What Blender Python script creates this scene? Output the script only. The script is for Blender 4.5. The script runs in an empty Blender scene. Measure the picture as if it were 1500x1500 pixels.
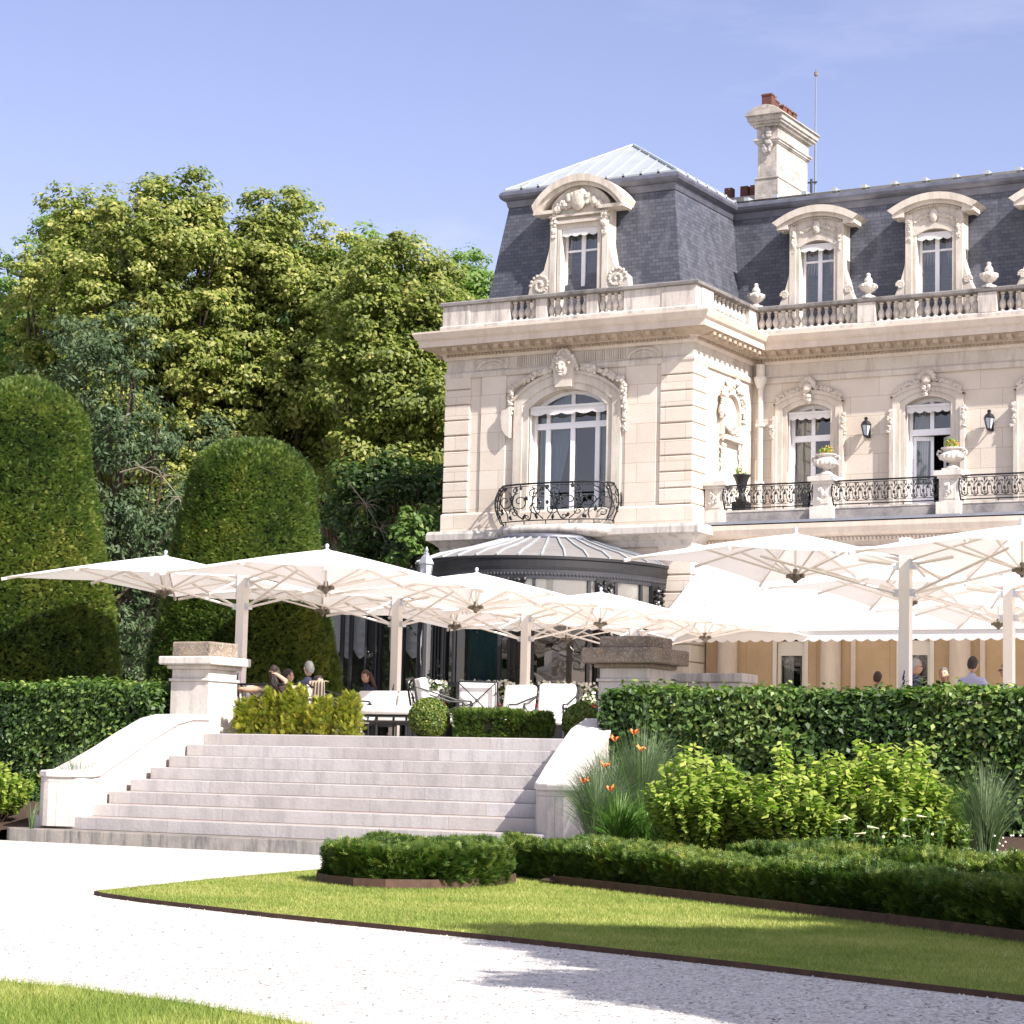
import bpy, bmesh, math, random
import numpy as np
from mathutils import Vector, Matrix, noise as mnoise

random.seed(7)
RNG = np.random.default_rng(7)
SC = bpy.context.scene
COL = SC.collection
PI = math.pi

# ------------------------------------------------------------------ camera numbers
EYE = Vector((0, 0, 1.07))
YAW, PITCH, ROLL, FPX = -0.5168, 0.1136, 0.0233, 3314.5
def _cam_axes():
    cy, sy, cp, sp = math.cos(YAW), math.sin(YAW), math.cos(PITCH), math.sin(PITCH)
    fw = Vector((sy*cp, cy*cp, sp)); rt = Vector((cy, -sy, 0)); up = rt.cross(fw)
    c, s = math.cos(ROLL), math.sin(ROLL)
    return c*rt + s*up, -s*rt + c*up, fw
RT, UP, FW = _cam_axes()
def zat(u, v, d):
    """height seen at photo point (u, v) at depth d"""
    return (Vector(EYE) + d*FW + RT*((u-750)/FPX*d) + UP*((750-v)/FPX*d)).z
def at(u, d, z):
    """world point seen in photo column u at depth d (m) and height z"""
    u, d, z = float(u), float(d), float(z)
    t = Vector(EYE) + d*FW + RT*((u-750)/FPX*d)
    k = (z - t.z)/UP.z
    return t + UP*k

# ------------------------------------------------------------------ object helpers
def lab(o, label=None, cat=None, group=None, kind=None):
    if label: o['label'] = label
    if cat: o['category'] = cat
    if group: o['group'] = group
    if kind: o['kind'] = kind
    return o
def thing(name, label, cat, loc=(0, 0, 0), rotz=0, group=None):
    o = bpy.data.objects.new(name, None); COL.objects.link(o)
    o.location = loc; o.rotation_euler = (0, 0, rotz); o.empty_display_size = .2
    return lab(o, label, cat, group)
def attach(o, parent, world=False):
    if parent is not None:
        o.parent = parent
        if world:
            root = parent
            while root.parent: root = root.parent
            o.matrix_parent_inverse = Matrix.Translation(-Vector(root.location)) if parent is root else Matrix.Identity(4)
def copy_tree(o, parent=None):
    c = o.copy(); COL.objects.link(c)
    if parent is not None:
        c.parent = parent
    for ch in list(o.children): copy_tree(ch, c)
    return c

class MB:
    def __init__(s): s.v = []; s.f = []; s.m = []; s.mi = 0; s.M = None
    def add(s, vs, fs):
        b = len(s.v)
        if s.M is not None: vs = [tuple(s.M @ Vector(p)) for p in vs]
        s.v += [tuple(p) for p in vs]
        s.f += [tuple(b+i for i in f) for f in fs]; s.m += [s.mi]*len(fs)
        return s
    def box(s, x0, x1, y0, y1, z0, z1):
        return s.add([(x0,y0,z0),(x1,y0,z0),(x1,y1,z0),(x0,y1,z0),(x0,y0,z1),(x1,y0,z1),(x1,y1,z1),(x0,y1,z1)],
                     [(0,3,2,1),(4,5,6,7),(0,1,5,4),(1,2,6,5),(2,3,7,6),(3,0,4,7)])
    def cbox(s, c, sx, sy, sz):
        return s.box(c[0]-sx/2, c[0]+sx/2, c[1]-sy/2, c[1]+sy/2, c[2]-sz/2, c[2]+sz/2)
    def prism(s, poly, a, b, axis='y'):
        n = len(poly)
        if axis == 'y': mk = lambda p, t: (p[0], t, p[1])
        elif axis == 'x': mk = lambda p, t: (t, p[0], p[1])
        else: mk = lambda p, t: (p[0], p[1], t)
        vs = [mk(p, a) for p in poly] + [mk(p, b) for p in poly]
        fs = [tuple(range(n)), tuple(range(2*n-1, n-1, -1))] + [((i+1) % n, i, n+i, n+(i+1) % n) for i in range(n)]
        return s.add(vs, fs)
    def tube(s, pts, r, n=6, cap=True, taper=None):
        pts = [Vector(p) for p in pts]; rings = []
        vs = []
        prev = None
        for i, p in enumerate(pts):
            if i == 0: d = pts[1]-p
            elif i == len(pts)-1: d = p-pts[i-1]
            else: d = (pts[i+1]-pts[i-1])
            if d.length < 1e-9: d = Vector((0,0,1))
            d.normalize()
            if prev is None:
                a = Vector((0,0,1)) if abs(d.z) < .9 else Vector((1,0,0))
                u = d.cross(a).normalized()
            else:
                u = prev - d*prev.dot(d)
                if u.length < 1e-6: u = d.cross(Vector((0,0,1)))
                u.normalize()
            prev = u; w = d.cross(u)
            rr = r[i] if isinstance(r, (list, tuple)) else r
            for k in range(n):
                a = 2*PI*k/n + (PI/4 if n == 4 else 0)
                vs.append(p + u*(rr*math.cos(a)) + w*(rr*math.sin(a)))
        fs = []
        for i in range(len(pts)-1):
            for k in range(n):
                k2 = (k+1) % n
                fs.append((i*n+k, i*n+k2, (i+1)*n+k2, (i+1)*n+k))
        if cap:
            fs.append(tuple(range(n-1, -1, -1))); e = (len(pts)-1)*n
            fs.append(tuple(range(e, e+n)))
        return s.add(vs, fs)
    def lathe(s, prof, c=(0,0,0), n=14, sx=1, sy=1):
        vs = []; fs = []
        for (r, z) in prof:
            for k in range(n):
                a = 2*PI*k/n
                vs.append((c[0]+sx*r*math.cos(a), c[1]+sy*r*math.sin(a), c[2]+z))
        for i in range(len(prof)-1):
            for k in range(n):
                k2 = (k+1) % n
                fs.append((i*n+k, i*n+k2, (i+1)*n+k2, (i+1)*n+k))
        fs.append(tuple(range(n-1, -1, -1))); e = (len(prof)-1)*n
        fs.append(tuple(range(e, e+n)))
        return s.add(vs, fs)
    def ico(s, c, r, sub=1, sq=(1,1,1), rnd=0):
        V, F = ICO[sub]
        return s.add([(c[0]+v[0]*r*sq[0]*(1+rnd*(random.random()-.5)), c[1]+v[1]*r*sq[1]*(1+rnd*(random.random()-.5)), c[2]+v[2]*r*sq[2]*(1+rnd*(random.random()-.5))) for v in V], F)
    def sweep(s, path, prof):
        """closed profile of (out, z) carried along an axis-aligned plan path, right-hand side is outside"""
        path = [Vector(p) for p in path]; n = len(prof); vs = []
        nr = []
        for i in range(len(path)-1):
            d = (path[i+1]-path[i]).normalized(); nr.append(Vector((d.y, -d.x)))
        for i, p in enumerate(path):
            if i == 0: o = nr[0]
            elif i == len(path)-1: o = nr[-1]
            else:
                o = nr[i-1]+nr[i]; o = o/max(.2, (1+nr[i-1].dot(nr[i])))
            for (a, z) in prof: vs.append((p.x+o.x*a, p.y+o.y*a, z))
        fs = []
        for i in range(len(path)-1):
            for k in range(n):
                k2 = (k+1) % n
                fs.append((i*n+k, (i+1)*n+k, (i+1)*n+k2, i*n+k2))
        fs.append(tuple(range(n))); e = (len(path)-1)*n
        fs.append(tuple(range(e+n-1, e-1, -1)))
        return s.add(vs, fs)
    def build(s, name, mats, parent=None, smooth=False, bevel=0, world=True):
        me = bpy.data.meshes.new(name)
        me.from_pydata(s.v, [], s.f)
        if not isinstance(mats, (list, tuple)): mats = [mats]
        for m in mats: me.materials.append(m)
        if len(mats) > 1: me.polygons.foreach_set('material_index', s.m)
        bm = bmesh.new(); bm.from_mesh(me); bmesh.ops.recalc_face_normals(bm, faces=bm.faces); bm.to_mesh(me); bm.free()
        if smooth: me.polygons.foreach_set('use_smooth', [True]*len(me.polygons))
        me.update()
        o = bpy.data.objects.new(name, me); COL.objects.link(o)
        attach(o, parent, world)
        if bevel:
            b = o.modifiers.new('edge', 'BEVEL'); b.width = bevel; b.segments = 2; b.limit_method = 'ANGLE'; b.angle_limit = .7
            b.harden_normals = False
        return o
def _mkico(sub):
    bm = bmesh.new(); bmesh.ops.create_icosphere(bm, subdivisions=sub, radius=1)
    bm.verts.ensure_lookup_table()
    r = ([tuple(v.co) for v in bm.verts], [tuple(v.index for v in f.verts) for f in bm.faces]); bm.free(); return r
ICO = {1: _mkico(1), 2: _mkico(2), 3: _mkico(3)}

def np_mesh(name, V, F, mat, parent=None, rnd=None, smooth=False, world=True):
    V = np.asarray(V, np.float32); F = np.asarray(F, np.int32)
    me = bpy.data.meshes.new(name); k = F.shape[1]
    me.vertices.add(len(V)); me.vertices.foreach_set('co', V.ravel())
    me.loops.add(F.size); me.loops.foreach_set('vertex_index', F.ravel())
    me.polygons.add(len(F))
    me.polygons.foreach_set('loop_start', np.arange(0, F.size, k, dtype=np.int32))
    me.polygons.foreach_set('loop_total', np.full(len(F), k, np.int32))
    me.update(calc_edges=True)
    if rnd is not None:
        a = me.attributes.new('tone', 'FLOAT', 'FACE'); a.data.foreach_set('value', np.asarray(rnd, np.float32))
    if smooth: me.polygons.foreach_set('use_smooth', np.ones(len(F), bool))
    me.materials.append(mat)
    o = bpy.data.objects.new(name, me); COL.objects.link(o); attach(o, parent, world)
    return o

# ------------------------------------------------------------------ materials
def new_mat(name):
    m = bpy.data.materials.new(name); m.use_nodes = True
    nt = m.node_tree; nt.nodes.clear()
    out = nt.nodes.new('ShaderNodeOutputMaterial')
    return m, nt, out
def rgb(c): return (c[0], c[1], c[2], 1)
def ramp(nt, stops, interp='LINEAR'):
    r = nt.nodes.new('ShaderNodeValToRGB'); r.color_ramp.interpolation = interp
    e = r.color_ramp.elements
    while len(e) < len(stops): e.new(.5)
    for el, (p, c) in zip(e, stops): el.position = p; el.color = rgb(c)
    return r
def noise(nt, vec, scale, detail=4, rough=.55):
    n = nt.nodes.new('ShaderNodeTexNoise'); n.inputs['Scale'].default_value = scale
    n.inputs['Detail'].default_value = detail; n.inputs['Roughness'].default_value = rough
    if vec is not None: nt.links.new(vec, n.inputs['Vector'])
    return n
def mixc(nt, fac, a, b, mode='MIX'):
    m = nt.nodes.new('ShaderNodeMix'); m.data_type = 'RGBA'; m.blend_type = mode
    for sock, v in ((m.inputs[0], fac), (m.inputs[6], a), (m.inputs[7], b)):
        if hasattr(v, 'links'): nt.links.new(v, sock)
        elif isinstance(v, (int, float)): sock.default_value = v
        else: sock.default_value = rgb(v)
    return m.outputs[2]
def bump(nt, h, strength=.3, dist=.02):
    b = nt.nodes.new('ShaderNodeBump'); b.inputs['Strength'].default_value = strength; b.inputs['Distance'].default_value = dist
    nt.links.new(h, b.inputs['Height']); return b.outputs[0]
def princ(nt, out, col, rough=.6, metal=0, spec=.4, normal=None, **kw):
    p = nt.nodes.new('ShaderNodeBsdfPrincipled')
    if hasattr(col, 'links'): nt.links.new(col, p.inputs['Base Color'])
    else: p.inputs['Base Color'].default_value = rgb(col)
    if hasattr(rough, 'links'): nt.links.new(rough, p.inputs['Roughness'])
    else: p.inputs['Roughness'].default_value = rough
    p.inputs['Metallic'].default_value = metal; p.inputs['Specular IOR Level'].default_value = spec
    for k, v in kw.items(): p.inputs[k].default_value = v
    if normal is not None: nt.links.new(normal, p.inputs['Normal'])
    if out is not None: nt.links.new(p.outputs[0], out.inputs['Surface'])
    return p
def pos(nt): return nt.nodes.new('ShaderNodeNewGeometry').outputs['Position']
def wallvec(nt, sc=(1, 1)):
    """(x+y, z) wall coordinate for axis-aligned walls"""
    g = pos(nt); s = nt.nodes.new('ShaderNodeSeparateXYZ'); nt.links.new(g, s.inputs[0])
    a = nt.nodes.new('ShaderNodeMath'); a.operation = 'ADD'; nt.links.new(s.outputs[0], a.inputs[0]); nt.links.new(s.outputs[1], a.inputs[1])
    c = nt.nodes.new('ShaderNodeCombineXYZ'); nt.links.new(a.outputs[0], c.inputs[0]); nt.links.new(s.outputs[2], c.inputs[1])
    return c.outputs[0]
def stretch(nt, vec, s):
    m = nt.nodes.new('ShaderNodeMapping'); m.inputs['Scale'].default_value = s; nt.links.new(vec, m.inputs['Vector']); return m.outputs[0]

def stone_mat(name, base, dark, joints=None, stain=.4, stain_c=(.16,.15,.15), streak=True, rough=.85, patch=None, tone=.1, speck=None):
    m, nt, out = new_mat(name); g = pos(nt)
    n1 = noise(nt, g, 1.3, 6, .6); n2 = noise(nt, g, 22, 5, .65)
    col = mixc(nt, ramp_fac(nt, n1.outputs[0], .35, .7), base, dark)
    col = mixc(nt, ramp_fac(nt, n2.outputs[0], .3, .8, .25), col, tuple(c*.72 for c in dark))
    h = n2.outputs[0]
    if joints:
        b = nt.nodes.new('ShaderNodeTexBrick'); nt.links.new(wallvec(nt), b.inputs['Vector'])
        b.inputs['Scale'].default_value = 1; b.inputs['Brick Width'].default_value = joints[0]; b.inputs['Row Height'].default_value = joints[1]
        b.inputs['Mortar Size'].default_value = joints[2]; b.inputs['Mortar Smooth'].default_value = .2; b.inputs['Bias'].default_value = 0
        b.inputs['Color1'].default_value = rgb((1-tone, 1-tone*1.15, 1-tone*1.4)); b.inputs['Color2'].default_value = (1, 1, 1, 1)
        b.inputs['Mortar'].default_value = rgb((.6, .53, .46)); b.offset = .42
        col = mixc(nt, .9, col, b.outputs['Color'], 'MULTIPLY')
    if stain:
        sv = stretch(nt, g, (3, 3, .5)) if streak else g
        n3 = noise(nt, sv, 1.6, 7, .7)
        col = mixc(nt, ramp_fac(nt, n3.outputs[0], .47, .64, stain), col, stain_c)
    if patch:
        n4 = noise(nt, g, 5, 5, .7)
        col = mixc(nt, ramp_fac(nt, n4.outputs[0], .6, .68, .7), col, patch)
    if speck:
        n5 = noise(nt, g, 38, 3, .6); col = mixc(nt, ramp_fac(nt, n5.outputs[0], .52, .62, .5), col, speck)
    princ(nt, out, col, rough, spec=.2, normal=bump(nt, h, .35, .012))
    return m
def ramp_fac(nt, v, a, b, mx=1.0):
    r = nt.nodes.new('ShaderNodeMapRange'); r.inputs['From Min'].default_value = a; r.inputs['From Max'].default_value = b
    r.inputs['To Max'].default_value = mx; r.clamp = True
    nt.links.new(v, r.inputs['Value']); return r.outputs[0]

M = {}
M['wall'] = stone_mat('limestone_ashlar', (.655,.59,.515), (.59,.52,.445), joints=(1.15,.43,.006), stain=.12, stain_c=(.52,.40,.30), streak=False, patch=None, tone=.12)
M['trim'] = stone_mat('limestone_carved', (.60,.55,.485), (.49,.435,.37), stain=.5, stain_c=(.30,.25,.20))
M['cornice'] = stone_mat('limestone_cornice', (.62,.54,.46), (.54,.46,.38), stain=.35, stain_c=(.38,.30,.24))
M['weathered'] = stone_mat('weathered_limestone', (.58,.54,.49), (.44,.40,.37), stain=.6, stain_c=(.17,.155,.15), streak=True)
M['chim'] = stone_mat('sooty_chimney_stone', (.50,.455,.41), (.37,.335,.30), joints=(.9,.42,.006), stain=.75, stain_c=(.15,.135,.125), streak=False)
M['modillion'] = stone_mat('bounce_brown_cornice_stone', (.47,.375,.285), (.38,.30,.22), stain=.4, stain_c=(.22,.16,.11))  # browner than the cornice: bounce light under the overhang put into the colour
M['coping'] = stone_mat('sooty_coping_stone', (.24,.225,.215), (.14,.13,.125), stain=.8, stain_c=(.065,.06,.06), streak=False)
M['dirty'] = stone_mat('blackened_limestone', (.36,.33,.31), (.20,.19,.19), stain=.7, stain_c=(.08,.08,.09), streak=False)
M['step'] = stone_mat('step_limestone', (.55,.525,.52), (.45,.425,.425), joints=(1.7,.1667,.004), stain=.55, stain_c=(.30,.28,.28), tone=.16)
M['step_low'] = stone_mat('grimy_step_limestone', (.42,.39,.37), (.26,.25,.24), joints=(1.9,.1667,.006), stain=.9, stain_c=(.10,.10,.10), tone=.2)
M['cheek'] = stone_mat('smooth_cream_stone', (.58,.54,.51), (.47,.435,.41), joints=(1.25,.78,.006), stain=.5, stain_c=(.30,.28,.27))
M['coping_pale'] = stone_mat('pale_wall_coping', (.62,.575,.54), (.52,.475,.45), stain=.3, stain_c=(.34,.31,.30), streak=False)
M['pier'] = stone_mat('pier_limestone', (.62,.575,.52), (.50,.46,.42), stain=.45, stain_c=(.22,.21,.20))
M['piercap'] = stone_mat('lichen_pier_cap', (.27,.215,.16), (.17,.135,.105), stain=.7, stain_c=(.07,.06,.055), streak=False, patch=(.42,.25,.09), speck=(.44,.40,.35))
M['tan'] = stone_mat('shade_tan_limestone', (.50,.37,.23), (.43,.31,.19), joints=(1.6,4,.006), stain=.15, stain_c=(.3,.22,.15))  # shaded limestone under the awning, its indirect light put into the tan

def slate_mat():
    m, nt, out = new_mat('roof_slate')
    b = nt.nodes.new('ShaderNodeTexBrick'); nt.links.new(wallvec(nt), b.inputs['Vector'])
    b.inputs['Scale'].default_value = 1; b.inputs['Brick Width'].default_value = .17; b.inputs['Row Height'].default_value = .088
    b.inputs['Mortar Size'].default_value = .006; b.inputs['Mortar Smooth'].default_value = .4; b.inputs['Bias'].default_value = .1
    b.inputs['Color1'].default_value = rgb((.042,.045,.060)); b.inputs['Color2'].default_value = rgb((.088,.092,.112)); b.inputs['Mortar'].default_value = rgb((.011,.012,.018))
    g = pos(nt); n = noise(nt, stretch(nt, g, (2.5,2.5,.55)), 1.1, 6, .65)
    col = mixc(nt, ramp_fac(nt, n.outputs[0], .5, .72, .6), b.outputs['Color'], (.15,.15,.175))
    n2 = noise(nt, g, 14, 3); col = mixc(nt, ramp_fac(nt, n2.outputs[0], .35, .75, .5), col, (.06,.065,.085))
    princ(nt, out, col, .5, spec=.45, normal=bump(nt, b.outputs['Fac'], -.6, .012)); return m
M['slate'] = slate_mat()
def simple(name, c, rough=.5, metal=0, spec=.4, var=.25, scale=8, bmp=.0, **kw):
    m, nt, out = new_mat(name); g = pos(nt); n = noise(nt, g, scale, 5, .6)
    col = mixc(nt, ramp_fac(nt, n.outputs[0], .3, .75), c, tuple(x*(1-var) for x in c))
    princ(nt, out, col, rough, metal, spec, bump(nt, n.outputs[0], bmp, .01) if bmp else None, **kw); return m
M['zinc'] = simple('zinc_sheet', (.38,.41,.43), .5, .25, .5, .18, 2)
M['bowzinc'] = simple('weathered_tan_zinc', (.25,.235,.225), .55, .2, .4, .25, 3)
M['lead'] = simple('lead_roll', (.17,.175,.215), .42, .5, .5, .5, 3)
M['zincgrey'] = simple('grey_zinc_flashing', (.30,.31,.35), .45, .3, .5, .3, 3)
M['white'] = simple('white_paint', (.76,.76,.78), .4, 0, .4, .06, 6)
M['offwhite'] = simple('cream_paint', (.66,.62,.55), .5, 0, .4, .08, 5)
M['iron'] = simple('black_iron', (.018,.018,.02), .4, .2, .5, .3, 20)
M['irongrey'] = simple('dark_grey_iron', (.035,.036,.042), .4, .2, .5, .35, 9)
M['alu'] = simple('powder_coated_aluminium', (.80,.74,.68), .42, .1, .5, .05, 5)
M['steel'] = simple('galvanised_bracket', (.62,.64,.68), .35, .6, .5, .1, 9)
M['hub'] = simple('bronze_hub', (.20,.165,.13), .5, .4, .5, .2, 15)
M['rod'] = simple('grey_metal_rod', (.22,.24,.27), .5, .3, .4, .2, 9)
M['rust'] = simple('rusty_steel_edging', (.10,.058,.042), .8, 0, .2, .5, 9, .3)
M['pot'] = stone_mat('lichened_terracotta', (.135,.055,.04), (.10,.045,.035), stain=.5, stain_c=(.08,.05,.045), streak=False, patch=(.45,.40,.36))
M['soil'] = simple('bed_soil', (.075,.05,.036), .95, 0, .1, .55, 25, .8)
M['terrace'] = simple('terrace_paving', (.58,.54,.49), .8, 0, .2, .15, 3)
M['dark'] = simple('dark_interior', (.03,.028,.027), .9, 0, .1, .4, 2)  # darkness of the unlit rooms put into this near-black lining colour
M['bark'] = simple('tree_bark', (.085,.065,.05), .9, 0, .1, .5, 9, .8)
M['deadwood'] = simple('bare_pale_branch', (.27,.22,.17), .9, 0, .1, .3, 9, .3)
M['skin'] = simple('skin', (.52,.30,.21), .5, 0, .35, .12, 12)
M['lip'] = simple('lip', (.40,.16,.13), .5)
M['eye'] = simple('eye', (.05,.035,.03), .25)
M['hair_dark'] = simple('dark_brown_hair', (.028,.016,.012), .5, 0, .4, .5, 60, .5)
M['hair_brown'] = simple('brown_hair', (.055,.025,.015), .5, 0, .4, .5, 60, .5)
M['hair_grey'] = simple('grey_hair', (.17,.165,.16), .6, 0, .3, .7, 70, .5)
M['hair_white'] = simple('silver_hair', (.42,.41,.40), .6, 0, .3, .5, 70, .5)
M['lav'] = simple('lavender_shirt', (.40,.40,.58), .85, 0, .2, .15, 6)
M['navy'] = simple('navy_cloth', (.03,.035,.06), .85, 0, .2, .2, 6)
M['beige'] = simple('beige_cloth', (.52,.45,.37), .85, 0, .2, .15, 6)
M['taupe'] = simple('taupe_blanket', (.33,.26,.20), .95, 0, .1, .2, 12, .3)
M['glassesframe'] = simple('spectacle_frame', (.02,.018,.018), .3)
M['orange'] = simple('orange_petal', (.78,.24,.06), .6)
M['petal'] = simple('white_petal', (.80,.78,.66), .6)
M['cream_petal'] = simple('cream_petal', (.62,.60,.36), .6)
M['red'] = simple('red_petal', (.55,.05,.05), .6)
M['lampglass'] = simple('frosted_lantern_glass', (.45,.50,.55), .2, 0, .6)

def dot_mat():
    m, nt, out = new_mat('polka_dot_shirt'); v = nt.nodes.new('ShaderNodeTexVoronoi'); v.inputs['Scale'].default_value = 36; v.inputs['Randomness'].default_value = .15
    nt.links.new(pos(nt), v.inputs['Vector'])
    col = mixc(nt, ramp_fac(nt, v.outputs['Distance'], .34, .4), (.75,.76,.82), (.06,.08,.30)); princ(nt, out, col, .8, spec=.2); return m
M['dots'] = dot_mat()

def fabric(name, c, trans, tc=None, bmp=.22):
    m, nt, out = new_mat(name); g = pos(nt)
    n = noise(nt, g, 2.2, 3); col = mixc(nt, ramp_fac(nt, n.outputs[0], .35, .7), c, tuple(x*.96 for x in c))
    n2 = noise(nt, g, 5, 3); nb = bump(nt, n2.outputs[0], bmp, .03)
    d = nt.nodes.new('ShaderNodeBsdfDiffuse'); nt.links.new(col, d.inputs['Color']); nt.links.new(nb, d.inputs['Normal'])
    if trans:
        t = nt.nodes.new('ShaderNodeBsdfTranslucent'); t.inputs['Color'].default_value = rgb(tc or c)
        x = nt.nodes.new('ShaderNodeMixShader'); x.inputs[0].default_value = trans
        nt.links.new(d.outputs[0], x.inputs[1]); nt.links.new(t.outputs[0], x.inputs[2]); nt.links.new(x.outputs[0], out.inputs['Surface'])
    else: nt.links.new(d.outputs[0], out.inputs['Surface'])
    return m
M['canvas'] = fabric('parasol_canvas', (.79,.765,.735), .32, (.84,.76,.70))
M['awning'] = fabric('awning_canvas', (.82,.81,.80), .3, (.80,.74,.68))
M['cushion'] = fabric('cushion_fabric', (.74,.71,.68), 0)
M['tealdark'] = fabric('dark_teal_curtain', (.045,.10,.11), 0)
M['curtain'] = fabric('teal_grey_curtain', (.30,.38,.40), .2)
M['sheer'] = fabric('pale_sheer_curtain', (.66,.66,.62), .3)
M['blind'] = fabric('cream_blind', (.82,.79,.70), .15, (.75,.70,.58))
M['ruche'] = fabric('ruched_grey_blind', (.46,.47,.49), .2)

def glass_mat(name, tint=(.9,.92,.94), refl=1.0):
    m, nt, out = new_mat(name)
    f = nt.nodes.new('ShaderNodeFresnel'); f.inputs['IOR'].default_value = 1.55
    mu = nt.nodes.new('ShaderNodeMath'); mu.operation = 'MULTIPLY_ADD'; mu.inputs[1].default_value = 1.6*refl; mu.inputs[2].default_value = .05*refl; mu.use_clamp = True
    nt.links.new(f.outputs[0], mu.inputs[0])
    t = nt.nodes.new('ShaderNodeBsdfTransparent'); t.inputs['Color'].default_value = rgb(tint)
    g = nt.nodes.new('ShaderNodeBsdfGlossy'); g.inputs['Roughness'].default_value = .015; g.inputs['Color'].default_value = (1,1,1,1)
    n = noise(nt, pos(nt), 1.1, 1); nt.links.new(bump(nt, n.outputs[0], .12, .08), g.inputs['Normal'])
    x = nt.nodes.new('ShaderNodeMixShader'); nt.links.new(mu.outputs[0], x.inputs[0]); nt.links.new(t.outputs[0], x.inputs[1]); nt.links.new(g.outputs[0], x.inputs[2])
    nt.links.new(x.outputs[0], out.inputs['Surface']); return m
M['glass'] = glass_mat('window_glass', (.80,.83,.86), .9)
M['darkglass'] = glass_mat('conservatory_glass', (.95,.96,.96), .7)

def leaf_mat(name, stops, trans=.3, rough=.5, spec=.3, tboost=1.3):
    m, nt, out = new_mat(name)
    a = nt.nodes.new('ShaderNodeAttribute'); a.attribute_name = 'tone'
    k = len(stops)-1
    r = ramp(nt, [(i/k, c) for i, c in enumerate(stops)]); nt.links.new(a.outputs['Fac'], r.inputs[0])
    p = princ(nt, None, r.outputs[0], rough, spec=spec)
    t = nt.nodes.new('ShaderNodeBsdfTranslucent')
    tc = mixc(nt, 1.0, r.outputs[0], (min(1,1.25*tboost), min(1.6,1.2*tboost), .55*tboost), 'MULTIPLY'); nt.links.new(tc, t.inputs['Color'])
    x = nt.nodes.new('ShaderNodeMixShader'); x.inputs[0].default_value = trans
    nt.links.new(p.outputs[0], x.inputs[1]); nt.links.new(t.outputs[0], x.inputs[2]); nt.links.new(x.outputs[0], out.inputs['Surface']); return m
M['lime'] = leaf_mat('lime_leaf', [(.075,.10,.022),(.13,.16,.032),(.225,.24,.055),(.40,.36,.12)], .36)
M['limegreen'] = leaf_mat('fresh_leaf', [(.075,.13,.03),(.13,.20,.045),(.21,.28,.08)], .38)
M['greyleaf'] = leaf_mat('grey_green_leaf', [(.032,.056,.022),(.055,.085,.036),(.10,.13,.065)], .15, .5, .22)
M['darkleaf'] = leaf_mat('dark_woodland_leaf', [(.016,.034,.010),(.035,.065,.017),(.075,.12,.028)], .3)
M['yew'] = leaf_mat('yew_sprig', [(.045,.075,.02),(.10,.15,.032),(.16,.20,.042),(.26,.25,.055)], .22, .5, .3)
M['yewlow'] = leaf_mat('low_yew_sprig', [(.03,.062,.013),(.07,.12,.022),(.15,.19,.035),(.30,.28,.06)], .22, .5, .3)
M['hornbeam'] = leaf_mat('hornbeam_leaf', [(.018,.042,.009),(.05,.10,.02),(.12,.19,.04),(.29,.32,.09)], .27, .48, .4)
M['golden'] = leaf_mat('golden_shrub_leaf', [(.085,.15,.022),(.20,.265,.04),(.40,.43,.09)], .4, .5, .3)
M['conifer'] = leaf_mat('golden_conifer_sprig', [(.12,.16,.03),(.27,.27,.04),(.48,.40,.06)], .25, .6, .2)
M['blade'] = leaf_mat('ornamental_grass_blade', [(.06,.10,.05),(.11,.16,.075),(.22,.26,.14)], .3, .45, .4)
M['lilyleaf'] = leaf_mat('daylily_leaf', [(.08,.16,.03),(.14,.25,.05),(.22,.33,.08)], .35, .4, .4)
M['lawnblade'] = leaf_mat('lawn_grass_blade', [(.13,.195,.035),(.22,.27,.052),(.33,.335,.09),(.46,.41,.17)], .3, .5, .3)
M['core'] = simple('hedge_shade_core', (.012,.015,.007), .95, 0, .05, .4, 12)  # near-black solid core, shade between the leaves put into its colour

# ------------------------------------------------------------------ camera, sun, sky
cam = bpy.data.cameras.new('camera'); cam.lens = FPX/1500*36; cam.sensor_width = 36; cam.clip_end = 2000; cam.clip_start = .1
co = bpy.data.objects.new('camera', cam); COL.objects.link(co)
co.matrix_world = Matrix(((RT.x, UP.x, -FW.x, EYE.x), (RT.y, UP.y, -FW.y, EYE.y), (RT.z, UP.z, -FW.z, EYE.z), (0, 0, 0, 1)))
SC.camera = co
SUN = Vector((.73, -.225, .645)).normalized()
sl = bpy.data.lights.new('sun', 'SUN'); sl.energy = 5.0; sl.angle = math.radians(.55); sl.color = (1, .95, .895)
so = bpy.data.objects.new('sun', sl); COL.objects.link(so); so.rotation_euler = SUN.to_track_quat('Z', 'Y').to_euler(); so.location = SUN*60
w = bpy.data.worlds.new('World'); SC.world = w; w.use_nodes = True
nt = w.node_tree; nt.nodes.clear()
sk = nt.nodes.new('ShaderNodeTexSky'); sk.sky_type = 'NISHITA'; sk.sun_disc = False
sk.sun_elevation = math.asin(SUN.z); sk.sun_rotation = math.atan2(SUN.x, SUN.y); sk.altitude = 100; sk.air_density = 1.0; sk.dust_density = .6; sk.ozone_density = 3.0
bg = nt.nodes.new('ShaderNodeBackground'); bg.inputs['Strength'].default_value = .12
wo = nt.nodes.new('ShaderNodeOutputWorld')
tinted = mixc(nt, 1.0, sk.outputs[0], (1.02,.745,.76), 'MULTIPLY')
tc = nt.nodes.new('ShaderNodeTexCoord'); mp = nt.nodes.new('ShaderNodeMapping'); mp.inputs['Scale'].default_value = (2.2, 2.2, 9); nt.links.new(tc.outputs['Generated'], mp.inputs['Vector'])
nz = noise(nt, mp.outputs[0], 1.7, 6, .62)
cl = mixc(nt, ramp_fac(nt, nz.outputs[0], .56, .85, .22), tinted, (5.2, 5.3, 6.0))
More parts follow.
